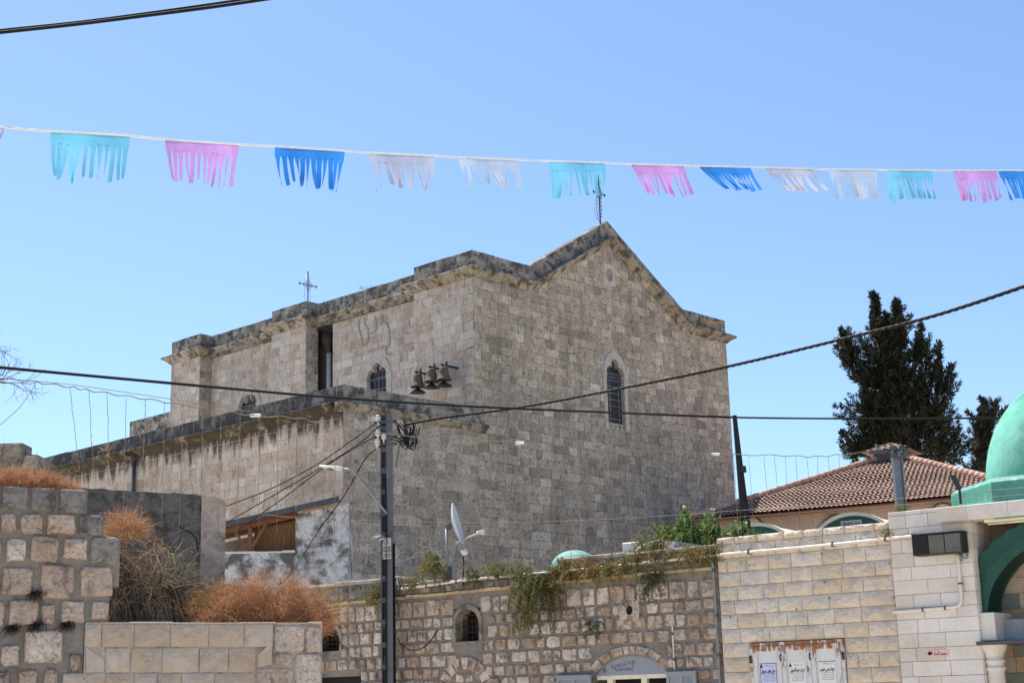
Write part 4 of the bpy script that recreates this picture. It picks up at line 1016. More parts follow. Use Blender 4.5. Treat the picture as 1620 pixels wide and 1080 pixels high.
# blackened plaster wall
pw_ = thing('plaster_wall', 'blackened plaster wall with bare cracked end behind dry bushes', 'wall', LW)
yb = 2.3; A = LW.y(128, 771, yb); B = LW.y(357, 785, yb); C = LW.y(318, 800, yb)
pb = Plane((0,yb,0), (1,0,0), (0,-1,0)); m = MB()
n = 14; top = [(A.x+(B.x-A.x)*i/n, A.z+(B.z-A.z)*i/n+rg.uniform(-.012, .012)) for i in range(n+1)]
m.prism([(A.x-.6, 0), (C.x, 0), (C.x, top[-3][1])]+[p for p in top[::-1] if p[0] < C.x-.01]+[(A.x-.6, A.z)], pb, -.4, 0); m.build('wall', MT['plaster_dark'], pw_, fix=True)
m = MB(); m.prism([(C.x+.002, 0), (B.x, 0), (B.x, B.z-.10), (B.x-.06, B.z-.03), (C.x+.002, top[-3][1]-.0)], pb, -.4, .03); m.build('wall_end', MT['plaster_end'], pw_, fix=True)
m = MB(); jag = [(A.x-.6+(C.x-.02-A.x+.6)*i/16, A.z-.28+(B.z-A.z)*i/16+rg.uniform(-.04, .04)) for i in range(17)]; m.prism(jag+[(C.x-.02, top[-3][1]-.01), (A.x-.6, A.z-.01)], pb, .001, .014); m.build('render_band', MT['plaster_dark'], pw_, fix=True)
m = MB(); pts = [(C.x-.28, B.z-.42), (C.x-.22, B.z-.46), (C.x-.12, B.z-.5), (C.x-.05, B.z-.58), (C.x-.03, B.z-.75), (C.x-.04, B.z-1.0), (C.x+.05, B.z-1.15), (C.x+.02, B.z-1.3)]
m.tube([pb(u, z, .002) for u, z in pts], .009, 5); m.build('crack', MT['dark'], pw_)
# ruined stub at the far left
t = thing('ruin_stub', 'broken brown masonry stub behind the dry red tuft', 'ruin', None, at(0, 1100, 24)*1.0); t.location.z = 0
m = MB(); P0 = at(0, 700, 24); k = 24/2339
def stub(px): return (px-0)*k
m.box((-1.2, 0, 0), (stub(14), .5, at(7, 701, 24).z)); m.box((stub(14)+.001, .02, 0), (stub(38), .5, at(30, 719, 24).z)); m.build('wall', MT['rubble_dark'], t)
for a, b, zt in ((-1.1, stub(14), at(7, 701, 24).z), (stub(14), stub(38), at(30, 719, 24).z)):
    for p in courses(a, b, zt-.9, zt, .22, (.2, .4), rg, [], .012): m = MB(); rough_stone(m, p, Plane((0,0 if a < 0 else .02,0), (1,0,0), (0,-1,0)), .03, rg); m.build('stone', MT['rubble_dark'], t)

# ================================================================ lean-to with timber porch
LT = Frame(at(358, 900, 36), R(4)); lt = thing('lean_to', 'whitewashed lean-to with timber porch and tiled shed roof', 'outbuilding', LT)
pl0 = Plane((0,0,0), (1,0,0), (0,-1,0))
q = lambda x, y, y0=0: LT.y(x, y, y0)
xL, xM, xR = -.9, q(467, 850).x, q(553, 850).x; zs = q(420, 874).z
m = MB(); m.prism([(xL, 0), (xM, 0), (xM, zs), (xL, zs)], pl0, -.25, 0)
tl = q(470, 815); tr = q(536, 790); tr2 = q(552, 796)
m.prism([(xM+.001, 0), (xR, 0), (tr2.x, tr2.z), (tr.x, tr.z+.02), (xM+.25, tl.z+.12), (xM+.001, tl.z-.02)], pl0, -.3, .02)
m.box((xR-.3, .301, 0), (xR-.02, 2.2, tr2.z)); m.build('wall', MT['plaster_white'], lt, fix=True)
m = MB(); u = xL
while u < xM: w2 = min(rg.uniform(.4, .8), xM-u); m.bbox((u, -.05, zs-.01), (u+w2-.003, .3, zs+rg.uniform(.03, .06)), .012); u += w2
build_each(m, 'sill_slab', MT['white_paint'], lt)  # white colour stands for sunlight on the sill's top edge
# roof
e0 = q(357, 829, -.25); e1 = q(536, 789, -.25); sl_ = (e1.z-e0.z)/(e1.x-e0.x)
def rz(u): return e0.z+sl_*(u-e0.x)
m = MB(); m.prism([(xL, rz(xL)-.06), (e1.x, e1.z-.06), (e1.x, e1.z+.07), (xL, rz(xL)+.07)], Plane((0,-.25,0), (1,0,0), (0,-1,0)), -.03, .03); m.build('fascia', MT['galv_dark'], lt, fix=True)
m = MB()
for j in range(9):
    for i in range(26):
        u = xL+(e1.x-xL)*i/26; du = (e1.x-xL)/26*.98; y0 = -.2+j*.26; zj = j*.022+.02
        pts = []
        for k in range(5):
            a = k/4; pts.append((u+du*a, .03*math.sin(math.pi*a)))
        vs = [(x, y0, rz(x)+zj+h) for x, h in pts]+[(x, y0+.3, rz(x)+zj+.022+h) for x, h in pts]
        m.add(vs, [(k, k+1, 6+k, 5+k) for k in range(4)], rg.random())
m.build('roof_tiles', MT['tile'], lt, kind='stuff')
m = MB(); m.prism([(xL, rz(xL)-.05), (e1.x, e1.z-.05), (e1.x, e1.z), (xL, rz(xL))], Plane((0,-.2,0), (1,0,0), (0,-1,0)), -2.3, 0); m.build('roof_deck', MT['wood'], lt, fix=True)
m = MB()
for k in range(7):
    a = tl.x+.02+k*(tr.x-tl.x)/7; m.beam((a, -.05, rz(a)-.09), (a+.2, -.05, rz(a+.2)-.07), .2, .045)
build_each(m, 'edge_tile', MT['tile'], lt)
for u in (q(395, 850).x, xL+.3):
    m = MB(); m.box((u-.05, .02, zs), (u+.05, .12, rz(u)-.06)); pz = m.build('post', MT['wood'], lt)
    for s_ in (-1, 1): m = MB(); m.beam((u, .07, rz(u)-.75), (u+s_*.42, .07, rz(u+s_*.42)-.12), .07, .08, upv=(0,1,0)); m.build('brace', MT['wood'], pz)
m = MB(); m.beam((xL, .07, rz(xL)-.12), (xM, .07, rz(xM)-.12), .1, .12); m.build('beam', MT['wood'], lt)
ua, ub = q(400, 850).x, xM-.02; nb = 9
for k in range(nb):
    a = ua+(ub-ua)*k/nb; b = a+(ub-ua)/nb-.008; m = MB(); m.prism([(a, zs), (b, zs), (b, rz(b)-.2), (a, rz(a)-.2)], pl0, -.34, -.30); m.build('screen_board', MT['woodpanel'], lt, fix=True)
m = MB(); m.prism([(xL, 0), (xR-.31, 0), (xR-.31, rz(xR-.31)-.12), (xL, rz(xL)-.12)], Plane((0,2.2,0), (1,0,0), (0,-1,0)), 0, .1); m.box((xL, .3, zs-.9), (xR-.31, 2.09, zs-.8)); m.build('back_wall', MT['plaster_end'], lt)

# ================================================================ tiled house behind the frontage
hs = thing('tiled_house', 'stone house with pyramid roof of red clay tiles and little roof turret', 'house', HS)
a_ = 5.2; hx0 = -1.6; hx1 = hx0+2*a_; ez = 6.93; az = 9.08; acx = hx0+a_
m = MB(); m.box((hx0+.45, .45, 0), (hx1-.45, 2*a_-.45, ez+.02)); m.build('wall', MT['house'], hs)
m = MB(); m.add([(hx0,0,ez-.03),(hx1,0,ez-.03),(hx1,2*a_,ez-.03),(hx0,2*a_,ez-.03),(acx,a_,az-.05)], [(0,1,4),(1,2,4),(2,3,4),(3,0,4),(3,2,1,0)]); m.build('roof_deck', MT['wood'], hs)
m = MB()
m.box((hx0+.02, -.03, ez-.10), (hx1-.02, .02, ez-.02)); m.build('fascia', MT['wood'], hs)
def tile_face(m, o0, ud, vd, L, H, nrows, pitch):
    o0 = Vector(o0); ud = Vector(ud); vd = Vector(vd); nn = ud.cross(vd).normalized()
    if nn.z < 0: nn = -nn
    for r_ in range(nrows):
        v0 = r_/nrows; v1 = min(1, (r_+1.18)/nrows); s0 = v0*L/2; s1 = L-v0*L/2; cnt = max(1, round((s1-s0)/pitch))
        vs = []; K = cnt*4
        for k in range(K+1):
            u = s0+(s1-s0)*k/K; h = .024*abs(math.sin(math.pi*k/4)) + .02*math.sin(k*.031+r_*.7)*.6
            for v, e_ in ((v0, .055), (v1, .015)):
                uu = u if v == v0 else min(max(u, v1*L/2), L-v1*L/2)
                vs.append(o0+ud*uu+vd*(v*H)+nn*(h+e_))
        b = 0
        for k in range(cnt):
            t_ = .2+.6*rg.random(); fs = [(2*(4*k+i), 2*(4*k+i)+2, 2*(4*k+i)+3, 2*(4*k+i)+1) for i in range(4)]
            m.add([vs[2*(4*k)+j] for j in range(10)], [(2*i, 2*i+2, 2*i+3, 2*i+1) for i in range(4)], t_)
L = 2*a_; slope = Vector((0, a_, az-ez)); H = slope.length
m = MB(); tile_face(m, (hx0,0,ez), (1,0,0), slope/H, L, H, 30, .15); tile_face(m, (hx1,0,ez), (0,1,0), Vector((-a_,0,az-ez))/H, L, H, 30, .15); tile_face(m, (hx0,L,ez), (0,-1,0), Vector((a_,0,az-ez))/H, L, H, 30, .15)
m.build('roof_tiles', MT['tile'], hs, kind='stuff')
m = MB()
for c in ((hx0,0), (hx1,0)):
    A = Vector((c[0], c[1], ez+.1)); B = Vector((acx, a_, az+.10)); n = 26
    for i in range(n):
        p0 = A.lerp(B, i/n); p1 = A.lerp(B, (i+1.1)/n); m.tube([p0+Vector((0,0,.02)), p1], .085, 6, rg.random())
m.build('hip_tiles', MT['tile'], hs, kind='stuff')
m = MB(); m.box((acx-.5, a_-.5, az-.5), (acx+.5, a_+.5, az+.10)); ct = m.build('turret', MT['galv_dark'], hs)
m = MB(); b = .80; V = [(acx-b,a_-b,az+.10),(acx+b,a_-b,az+.10),(acx+b,a_+b,az+.10),(acx-b,a_+b,az+.10),(acx,a_,az+.38)]
m.add(V, [(0,1,4),(1,2,4),(2,3,4),(3,0,4),(3,2,1,0)]); hh = Vector((0,b,.32)); tile_face(m, (acx-b,a_-b,az+.10), (1,0,0), hh/hh.length, 2*b, hh.length, 4, .22)
m.build('turret_roof', MT['tile'], ct)
for px, wd in ((1322, 1.1), (1355, 1.0), (1492, 1.0), (1186, 1.0)):
    P = HS.y(px, 822 if px != 1492 else 803, .45); u = P.x; zt = P.z+.12; n = 12
    arc = lambda h_, top: [(u+h_*(2*i/n-1), top-.75*h_*abs(2*i/n-1)**1.7) for i in range(n+1)]
    ph = Plane((0,.45,0), (1,0,0), (0,-1,0))
    m = MB(); m.prism([(u-wd/2, zt-2)]+[(a, z) for a, z in arc(wd/2, zt)]+[(u+wd/2, zt-2)], ph, -.02, .03); o = m.build('window', MT['house_arch'], hs, fix=True)
    m = MB(); A = arc(wd/2, zt); B = arc(wd/2+.06, zt+.06); m.strip(A, B, ph, -.02, .05); m.build('arch_line', MT['plaster_dark'], o, fix=True)
    m = MB(); m.prism([(u-wd*.28, zt-2)]+arc(wd*.28, zt-.42)+[(u+wd*.28, zt-2)], ph, .0, .035); m.build('pane', MT['glass'], o, fix=True)
# barrel canopies with green end panels
def canopy(pxs, D, lab, sign):
    (xa_, ya_), (xt, yt), (xb_, yb_) = pxs
    fr = Frame(at(xt, yt, D), R(-33)); A = fr.y(xa_, ya_); T = fr.y(xt, yt); B = fr.y(xb_, yb_); t = thing('canopy', lab, 'awning', fr); n = 24
    hw = (B.x-A.x)/2; cx = (A.x+B.x)/2; zb = (A.z+B.z)/2-.05; h = T.z-zb
    arc = [(cx+hw*(2*i/n-1), zb+h*(1-(2*i/n-1)**2)**.85) for i in range(n+1)]
    m = MB(); m.prism([(p[0], p[1]) for p in arc]+[(cx+hw, zb-.5), (cx-hw, zb-.5)], pl0, -.03, 0); m.build('end_panel', MT['awning'], t, fix=True)
    m = MB(); m.strip(arc, [(cx+(u-cx)*1.02, z+.07) for u, z in arc], pl0, -.1, .05); m.build('trim', MT['cream'], t, fix=True)
    m = MB(); m.strip(arc, [(u, z+.04) for u, z in arc], pl0, -2.6, -.101); m.build('cover', MT['cream'], t, fix=True)
    m = MB()
    for u in (cx-hw*.97, cx+hw*.97):
        for y_ in (.06, 2.5): m.box((u-.04, y_, 0), (u+.04, y_+.08, zb))
    build_each(m, 'post', MT['galv'], t)
    if sign:
        a = fr.y(1330, 826, -.03); b = fr.y(1363, 826, -.03); zt = fr.y(1346, 822.5, -.03).z; zb2 = fr.y(1346, 834, -.03).z
        m = MB(); m.box((a.x, -.03, zb2), (b.x, -.01, zt)); s_ = m.build('sign_board', MT['plate'], t, label='small white sign board with Hebrew lettering')
        text('םיטנזרב א.א', .1, MT['inkblue'], s_, ((a.x+b.x)/2, -.032, (zt+zb2)/2), maxw=(b.x-a.x)*.84, bold=.003)
canopy(((1296, 838), (1348, 815.5), (1402, 829)), 30, 'green barrel canopy with cream trim and Hebrew sign board', True)
canopy(((1150, 846), (1196, 832), (1236, 839)), 30.5, 'low green barrel canopy half hidden behind the black props', False)

# ================================================================ utility pole
PD = 29.0
pb_ = at(613, 1100, PD); pole = thing('utility_pole', 'grey steel utility pole with insulators and danger plate', 'utility pole', None, (pb_.x, pb_.y, 0))
pole.rotation_euler = (0, 0, R(-6))
ptop = at(612, 655, PD).z; k = PD/2339; lean = (at(612, 655, PD).x-pb_.x)
def PP(px, py, dy=0.0):
    """point near the pole in its own frame"""
    P = at(px, py, PD+dy)-Vector((pb_.x, pb_.y, 0)); return Matrix.Rotation(R(6), 3, 'Z') @ P
m = MB(); b0 = PP(613, 1090); 
def ppx(px0, px1, y0, y1, d0, d1, mb):
    A = PP(px0, y0); B = PP(px1, y1); mb.box((A.x, d0, B.z), (B.x, d1, A.z))
zt = ptop
m.box((-.10, -.09, 0), (-.075, .09, zt)); m.box((-.074, .05, 0), (.0, .07, zt)); m.build('shaft', MT['galv_dark'], pole)
m = MB(); m.box((.02, -.09, 0), (.13, .03, zt)); m.build('shaft', MT['pole_grey'], pole)
m = MB(); z = 2.2
while z < zt-.1: m.box((-.076, -.085, z), (.021, -.06, z+.10)); z += .42
build_each(m, 'batten', MT['galv_dark'], pole)
m = MB(); m.tube([(.15, -.03, 0), (.155, -.04, 2.5), (.15, -.03, 4.6)], .022, 7); m.tube([(.0, -.11, 1.0), (.01, -.12, 3.5), (.03, -.12, 4.9), (.0, -.1, 5.9)], .012, 6); m.build('riser_cable', MT['black_cable'], pole)
for px, py in ((598, 662), (598, 685), (607, 690), (597, 700)):
    c = PP(px, py, -.15); m = MB(); m.lathe([(.0, .075), (.03, .07), (.045, .05), (.03, .035), (.06, .02), (.06, 0), (.03, -.01), (.055, -.03), (.05, -.05), (.02, -.06), (.012, -.13)], c, 12); m.build('insulator', MT['porcelain'], pole)
m = MB()
for py in (668, 692, 703): m.beam(PP(592, py, -.08), PP(628, py-2, -.08), .04, .05)
m.beam(PP(628, 668, -.06), PP(646, 690, -.06), .03, .03); m.beam(PP(640, 660, -.06), PP(644, 700, -.06), .06, .08); m.build('crossarm', MT['galv_dark'], pole)
# cable clutter on the pole head
m = MB(); r2 = random.Random(3)
for i in range(13):
    a = PP(r2.uniform(618, 634), r2.uniform(664, 700), -.12); b = PP(r2.uniform(640, 662), r2.uniform(664, 690), -.15); c = PP(r2.uniform(630, 660), r2.uniform(690, 712), -.18)
    m.tube(smooth_path([a, c, b], 6), .010, 5)
m.tube(smooth_path([PP(640, 700, -.15), PP(650, 706, -.15), PP(660, 690, -.15), PP(664, 676, -.15)], 6), .014, 5)
m.build('jumper_loops', MT['black_cable'], pole)
m = MB(); m.tube(smooth_path([PP(633, 700, -.1), PP(629, 720, -.1), PP(626, 740, -.1)], 5), .012, 5); m.build('green_wire', plain('green_wire', (.03,.12,.07), .5), pole)
A = PP(604, 850, -.2); B = PP(618, 883, -.2)
m = MB(); m.box((A.x, -.13, B.z), (B.x, -.11, A.z)); sp_ = m.build('danger_plate', MT['plate'], pole, label='grey danger plate with black lettering')
cx = (A.x+B.x)/2; H = A.z-B.z; Wd = B.x-A.x
for r_, s in ((.42, 'תנכס'), (.27, 'תוומ')): 
    text(s, .07, MT['ink'], sp_, (cx-Wd*.22, -.132, B.z+H*(r_+.12)), maxw=Wd*.36, bold=.002); text(s[::-1][::-1], .07, MT['ink'], sp_, (cx+Wd*.24, -.132, B.z+H*(r_+.12)), maxw=Wd*.36, bold=.002)
text(arabic('خطر الموت'), .08, MT['ink'], sp_, (cx, -.132, B.z+H*.23), maxw=Wd*.8, bold=.002); text('תוומ תנכס', .05, MT['inkgrey'], sp_, (cx, -.132, B.z+H*.10), maxw=Wd*.8)
m = MB(); m.tube([(cx-.02+.045*math.cos(a), -.132, B.z+H*.82+.05*math.sin(a)) for a in [2*math.pi*i/14 for i in range(15)]], .006, 4)
m.add([(cx-.03,-.134,B.z+H*.87),(cx-.015,-.134,B.z+H*.80),(cx-.028,-.134,B.z+H*.81),(cx-.012,-.134,B.z+H*.75),(cx-.004,-.134,B.z+H*.83),(cx-.016,-.134,B.z+H*.82)], [(0,1,2),(2,3,4,5)]); m.build('bolt_symbol', MT['ink'], sp_)
m = MB()
for px, py in ((582,853),(590,850),(596,858),(650,846),(652,850),(655,856),(648,858),(640,842)): m.tube([PP(612, 846, -.1), PP(px, py, -.1-r2.uniform(0, .3))], .009, 5, taper=[1, .3])
for i in range(10):
    a = 2*math.pi*i/10; c = PP(612, 846); m.tube([c, c+Vector((.35*math.cos(a), .35*math.sin(a), r2.uniform(-.05, .1)))], .008, 5, taper=[1, .3])
m.build('climbing_guard', MT['galv'], pole)
m = MB(); 
for i in range(2):
    m.beam(PP(604, 1000+60*i), PP(612, 975+60*i), .05, .05)
build_each(m, 'brace', MT['galv_dark'], pole)
# street lamp on the pole
P0 = at(611, 805, PD-.15); sl = thing('street_lamp', 'flat grey street lamp head on bent arm fixed to the pole', 'street lamp', None, P0); Q = lambda x, y, d=-.15: at(x, y, PD+d)-P0
m = MB(); m.tube([Q(612, 812), Q(585, 777), Q(562, 748), Q(558, 743), Q(540, 741)], .022, 8); m.build('arm', MT['galv'], sl)
h0 = Q(542, 742); h1 = Q(505, 737); n = 10; m = MB(); vs = []
for i in range(n+1):
    t_ = i/n; c = h0.lerp(h1, t_); w_ = .11*math.sin(math.pi*min(1, .12+t_*.88))**.5*(1 if t_ < .6 else 1-.3*(t_-.6)); hh = .05*(1-.5*t_)
    for a in range(10): b = 2*math.pi*a/10; vs.append(c+Vector((0, w_*math.cos(b), hh*math.sin(b)*(1 if math.sin(b) > 0 else .8))))
fs = [(i*10+a, i*10+(a+1) % 10, (i+1)*10+(a+1) % 10, (i+1)*10+a) for i in range(n) for a in range(10)]+[tuple(range(10)), tuple(range(n*10, n*10+10))]
m.add(vs, fs, .5, 0, True); m.build('lamp_head', MT['white_paint'], sl, fix=True)
c = h0.lerp(h1, .5); m = MB(); m.lathe([(0, -.05), (.06, -.047), (.085, -.035), (.09, -.02)], c, 14); m.build('lamp_glass', MT['floodglass'], sl)

# ================================================================ cables
def cable(name, lab, pts, r_, mat, twist=0, cat='cable', n=10, sides=6):
    W = smooth_path([at(x, y, D) for x, y, D in pts], n); o0 = W[0].copy(); m = MB()
    if twist:
        L = 0; per = .42
        acc = [0]
        for a, b in zip(W[:-1], W[1:]): acc.append(acc[-1]+(b-a).length)
        # resample finely
        tot = acc[-1]; N = int(tot/.06); fine = []; j = 0
        for i in range(N+1):
            s_ = tot*i/N
            while j < len(acc)-2 and acc[j+1] < s_: j += 1
            f = (s_-acc[j])/max(1e-6, acc[j+1]-acc[j]); fine.append((W[j].lerp(W[j+1], f), s_))
        T = (W[-1]-W[0]).normalized(); u = T.cross(Vector((0,0,1))).normalized(); v = u.cross(T)
        for s in range(twist):
            m.tube([p+(u*math.cos(2*math.pi*(q/per+s/twist))+v*math.sin(2*math.pi*(q/per+s/twist)))*r_*.95-o0 for p, q in fine], r_, 5)
    else: m.tube([p-o0 for p in W], r_, sides)
    o = m.build(name, mat); o.location = o0; return tag(o, lab, cat)
cable('overhead_cable', 'lower strand of the thick black cable hung above the bunting', [(-40,58,11),(0,52,11),(120,39,11),(240,24,11),(340,11,11),(428,-2,11),(480,-10,11)], .0155, MT['black_cable'])
o = cable('overhead_cable', 'upper strand of the thick black cable hung above the bunting', [(-40,54,11.1),(0,48,11.1),(120,35.5,11.1),(240,20,11.1),(340,6,11.1),(428,-7,11.1),(480,-15,11.1)], .0115, MT['black_cable'])
cable('overhead_cable', 'smooth black cable across the church front, resting on the iron props', [(-30,578,15),(0,581,15.3),(270,606,17.5),(520,628,19.8),(752,643,22),(960,652,24),(1162,660,26.4),(1400,662,26),(1650,660,25.6)], .017, MT['black_cable'])
cable('overhead_cable', 'thin companion of the black cable across the church front', [(-30,577,15.1),(0,580,15.4),(270,604.5,17.6),(520,627,19.9),(752,642,22.1),(960,651.5,24.1),(1162,659,26.45)], .008, MT['black_cable'])
cable('twisted_cable', 'twisted black supply cable rising from the pole across gable and cypress', [(640,672,PD-.2),(700,661,28.3),(830,643,27),(1000,611,25),(1150,580,23),(1330,537,21),(1480,499,19.3),(1650,443,17.5)], .014, MT['black_cable'], 3)
gp = 'service cables falling from the pole to the left'
for i, (pts, lab) in enumerate(([[(600,665,PD-.2),(560,694,29.3),(500,735,29.8),(430,772,30.3),(350,803,31),(330,810,31.2)], 'upper black service cable falling from the pole to the lean-to'],
    [[(602,672,PD-.2),(565,703,29.3),(505,741,29.8),(440,779,30.3),(357,827,31)], 'second black service cable falling from the pole to the lean-to'],
    [[(603,685,PD-.2),(560,709,29.2),(510,741,29.6),(450,786,30.2),(360,850,31)], 'lower slanting service cable falling from the pole to the lean-to'],
    [[(604,704,PD-.2),(580,723,29),(560,757,29),(540,790,29),(510,830,29),(480,876,28.6),(462,905,28),(440,925,27)], 'kinked black cable dropping steeply from the pole past the lamp'])):
    cable('service_cable', lab, pts, .012, MT['black_cable'])
cable('looped_cable', 'short black cable loop hanging from the pole on the shop wall', [(629,1008,PD-.15),(634,1018,29),(650,1027,28.7),(665,1026,28.5),(680,1014,28.4),(693,995,28.35)], .012, MT['black_cable'])
cable('thin_wire', 'thin wire curling down off the light string beside the bare tree', [(55,603,16),(54,612,16),(50,617,16),(30,645,16),(0,672,16),(-20,690,16)], .004, MT['old_wire'])
cable('thin_wire', 'upper thin pale wire crossing low before the church', [(550,822,30),(740,827,29),(960,821,27),(1170,807,25),(1400,790,23),(1650,768,21)], .0045, MT['old_wire'])
cable('thin_wire', 'lower thin pale wire crossing low before the church', [(350,806,31),(550,826,30),(740,832,29),(960,829,27),(1170,817,25),(1400,800,23),(1650,779,21)], .0045, MT['old_wire'])
cable('thin_wire', 'thin wire running along the light string beside the bare tree', [(-20,594,16.2),(0,598,16.2),(110,608,16.9),(270,631,17.8),(420,655,18.6)], .004, MT['old_wire'])
# fairy-light curtain
fl = [(-30,592,16),(0,598,16.2),(55,604,16.5),(110,612,16.9),(145,618,17.1),(205,627,17.5),(270,637,17.9),(340,648,18.3),(404,657,18.8),(470,661,19.3),(520,671,19.7),(620,687,20.5),(740,693,21.4),(820,700,22),(960,710,23),(1130,718,24.2),(1230,720,24.8),(1290,722,25.1),(1340,718,25.3),(1413,713,25.6)]
garl = thing('fairy_light_curtain', 'string of dead fairy lights with hanging strands across the square', 'light string', None, at(0, 598, 16.2)); g0 = garl.location.copy()
W = smooth_path([at(*p) for p in fl], 8); m = MB(); r2 = random.Random(5)
m.tube([p-g0+Vector((0,0,.012*math.sin(i*1.3))) for i, p in enumerate(W)], .0065, 5); m.build('main_wire', MT['old_wire'], garl)
def on_string(px):
    for a, b in zip(fl[:-1], fl[1:]):
        if a[0] <= px <= b[0]: t_ = (px-a[0])/(b[0]-a[0]); return (px, a[1]+(b[1]-a[1])*t_, a[2]+(b[2]-a[2])*t_)
px = 110; i = 0
while px < 1345:
    x, y, D = on_string(px); P = at(x, y, D)
    if px < 520: L = 1.55 if px > 175 else 1.0+.05*i
    elif px < 1200: L = r2.choice([1.75, 1.9, 1.6, 1.3])
    else: L = .95+.10*((px-1200)/30) if px < 1290 else .8
    if 560 < px < 640: px += 26; continue
    lean_ = Vector((.16-.05*i, 0, 0)) if i < 4 else Vector((r2.uniform(-.02, .03), 0, 0)); m = MB(); n = 10
    pts = [P-g0+lean_*(k/n)-Vector((0,0,L*k/n))+Vector((r2.uniform(-.006, .006), r2.uniform(-.006, .006), 0)) for k in range(n+1)]
    m.tube(pts, .0032, 4)
    for k in range(11):
        c = pts[0].lerp(pts[-1], (k+r2.uniform(.2,.8))/11); s_ = .0065
        m.add([c+Vector(v)*s_ for v in ((1,0,0),(-1,0,0),(0,1,0),(0,-1,0),(0,0,1.6),(0,0,-1.6))], [(0,2,4),(2,1,4),(1,3,4),(3,0,4),(2,0,5),(1,2,5),(3,1,5),(0,3,5)], .5, 1)
    m.build('light_strand', [MT['old_wire'], MT['bulb']], garl); px += 30 if px < 520 else (24 if px < 1200 else 17); i += 1
for x, y in ((404, 657), (822, 701), (1132, 719)):
    q = on_string(x); P = at(*q)-g0; m = MB(); m.bbox(tuple(P-Vector((.07,.02,.022))), tuple(P+Vector((.07,.02,.022))), .015); m.build('taped_joint', MT['paper'], garl)

# ================================================================ posts, dish and roof clutter
def rpost(px0, py0, px1, py1, D0, D1, w_, mat, name, lab, cat):
    A = at(px0, py0, D0); B = at(px1, py1, D1); t = thing(name, lab, cat, None, B); return t, A-B
t = thing('prop', 'pair of black iron props meeting under the cable', 'prop', None, at(1182, 845, 26.5)); b = t.location.copy()
for x, y, D in ((1178, 850, 26.3), (1189, 850, 26.6)):
    m = MB(); m.beam(at(1162, 657, 26.4)-b, at(x, y, D)-b-Vector((0,0,.45)), .07, .06, upv=(0,1,0)); m.build('leg', MT['black_iron'], t)
m = MB(); m.beam(at(1168, 742, 26.38)-b, at(1178, 742, 26.5)-b, .08, .12); m.build('clamp', MT['black_iron'], t)
B = at(1427, 816, 24.6); t = thing('steel_post', 'grey steel channel post with bolts standing on the wall corner', 'post', None, B)
A = at(1417, 706, 24.6)-B; m = MB(); d = A.normalized()
m.beam(Vector((-.075,0,-.35)), A+Vector((-.075,0,0)), .018, .12, upv=(0,1,0)); m.beam(Vector((.075,0,-.35)), A+Vector((.075,0,0)), .018, .12, upv=(0,1,0)); m.beam(Vector((0,.03,-.35)), A+Vector((0,.03,0)), .14, .02, upv=(0,1,0)); m.build('channel', MT['galv'], t)
m = MB()
for f in (.97, .86): m.box(tuple(A*f+Vector((-.12,-.09,-.03))), tuple(A*f+Vector((.12,-.062,.03))))
m.beam(A*.93+Vector((-.45,0,0)), A*.93+Vector((.2,0,.02)), .05, .06); m.build('bracket', MT['galv_dark'], t)
m = MB()
for f in (.97, .86, .9): m.lathe([(0, .02), (.025, .015), (.025, 0)], A*f+Vector((.02,-.095,0)), 8, rot=Matrix.Rotation(R(90), 3, 'X'))
build_each(m, 'bolt', MT['galv'], t)
# satellite dish
DD = 28.6; P = at(708, 905, DD); t = thing('satellite_dish', 'pale satellite dish seen edge-on on a roof mast', 'satellite dish', None, P)
m = MB(); m.tube([Vector((0,0,-.35)), at(706, 832, DD)-P], .028, 8); m.build('mast', MT['galv'], t)
m = MB(); m.box((-.09,-.06,-.4), (.09,.06,.12)); m.build('base', MT['galv_dark'], t)
c = at(717, 829, DD-.05)-P; ax = Vector((.97, -.10, .22)).normalized(); rot = ax.to_track_quat('Z', 'Y').to_matrix(); m = MB()
prof = [(r_, .10*(r_/.40)**2) for r_ in (0, .1, .2, .3, .36, .40)]; m.lathe(prof+[(.41, .095)]+[(r_, z-.014) for r_, z in prof[::-1]], c, 32, rot=rot); m.build('reflector', MT['dish'], t)
e = at(762, 841, DD-.35)-P; b = c-Vector((0, 0, .37))+ax*.06; m = MB(); m.tube([b, b.lerp(e, .5)+Vector((0,0,.01)), e], .014, 6); ar = m.build('feed_arm', MT['dish'], t)
m = MB(); m.tube([e-ax*.02, e-ax*.10], .035, 8); m.bbox(tuple(e-Vector((.03,.03,.05))), tuple(e+Vector((.05,.03,.03))), .01); m.build('feed_horn', MT['white_paint'], t)
m = MB(); m.beam(at(706, 836, DD)-P, c-ax*.02, .07, .09); m.build('mount', MT['galv_dark'], t)
P = at(732, 898, 28.2); t = thing('spotlight', 'small white spotlight on black stalk behind the parapet', 'spotlight', None, P)
m = MB(); m.tube([Vector((0,0,-.35)), Vector((.02,0,.12)), at(732, 876, 28.2)-P], .014, 6); m.build('stalk', MT['black_iron'], t)
m = MB(); m.lathe([(0,.06),(.05,.055),(.062,.0),(.05,-.06),(0,-.065)], at(735, 873, 28.2)-P, 12, rot=Matrix.Rotation(R(70), 3, 'Y')); m.build('lamp_head', MT['white_paint'], t)
# razor wire coils by the pole
P = at(660, 915, 29.4); t = thing('razor_wire', 'loose coils of razor wire on the parapet beside the pole', 'razor wire', None, P); m = MB(); r2 = random.Random(9)
for i in range(9):
    c = at(640+i*7.5, 896+r2.uniform(-8, 8), 29.3)-P; rr = r2.uniform(.25, .45); tl = r2.uniform(-.6, .6)
    m.tube([c+Vector((rr*math.cos(a)*.75, rr*math.cos(a)*.5+.02*a, rr*math.sin(a)+tl*.05*a)) for a in [2*math.pi*j/18 for j in range(20)]], .0055, 4)
m.build('coil', MT['galv'], t)
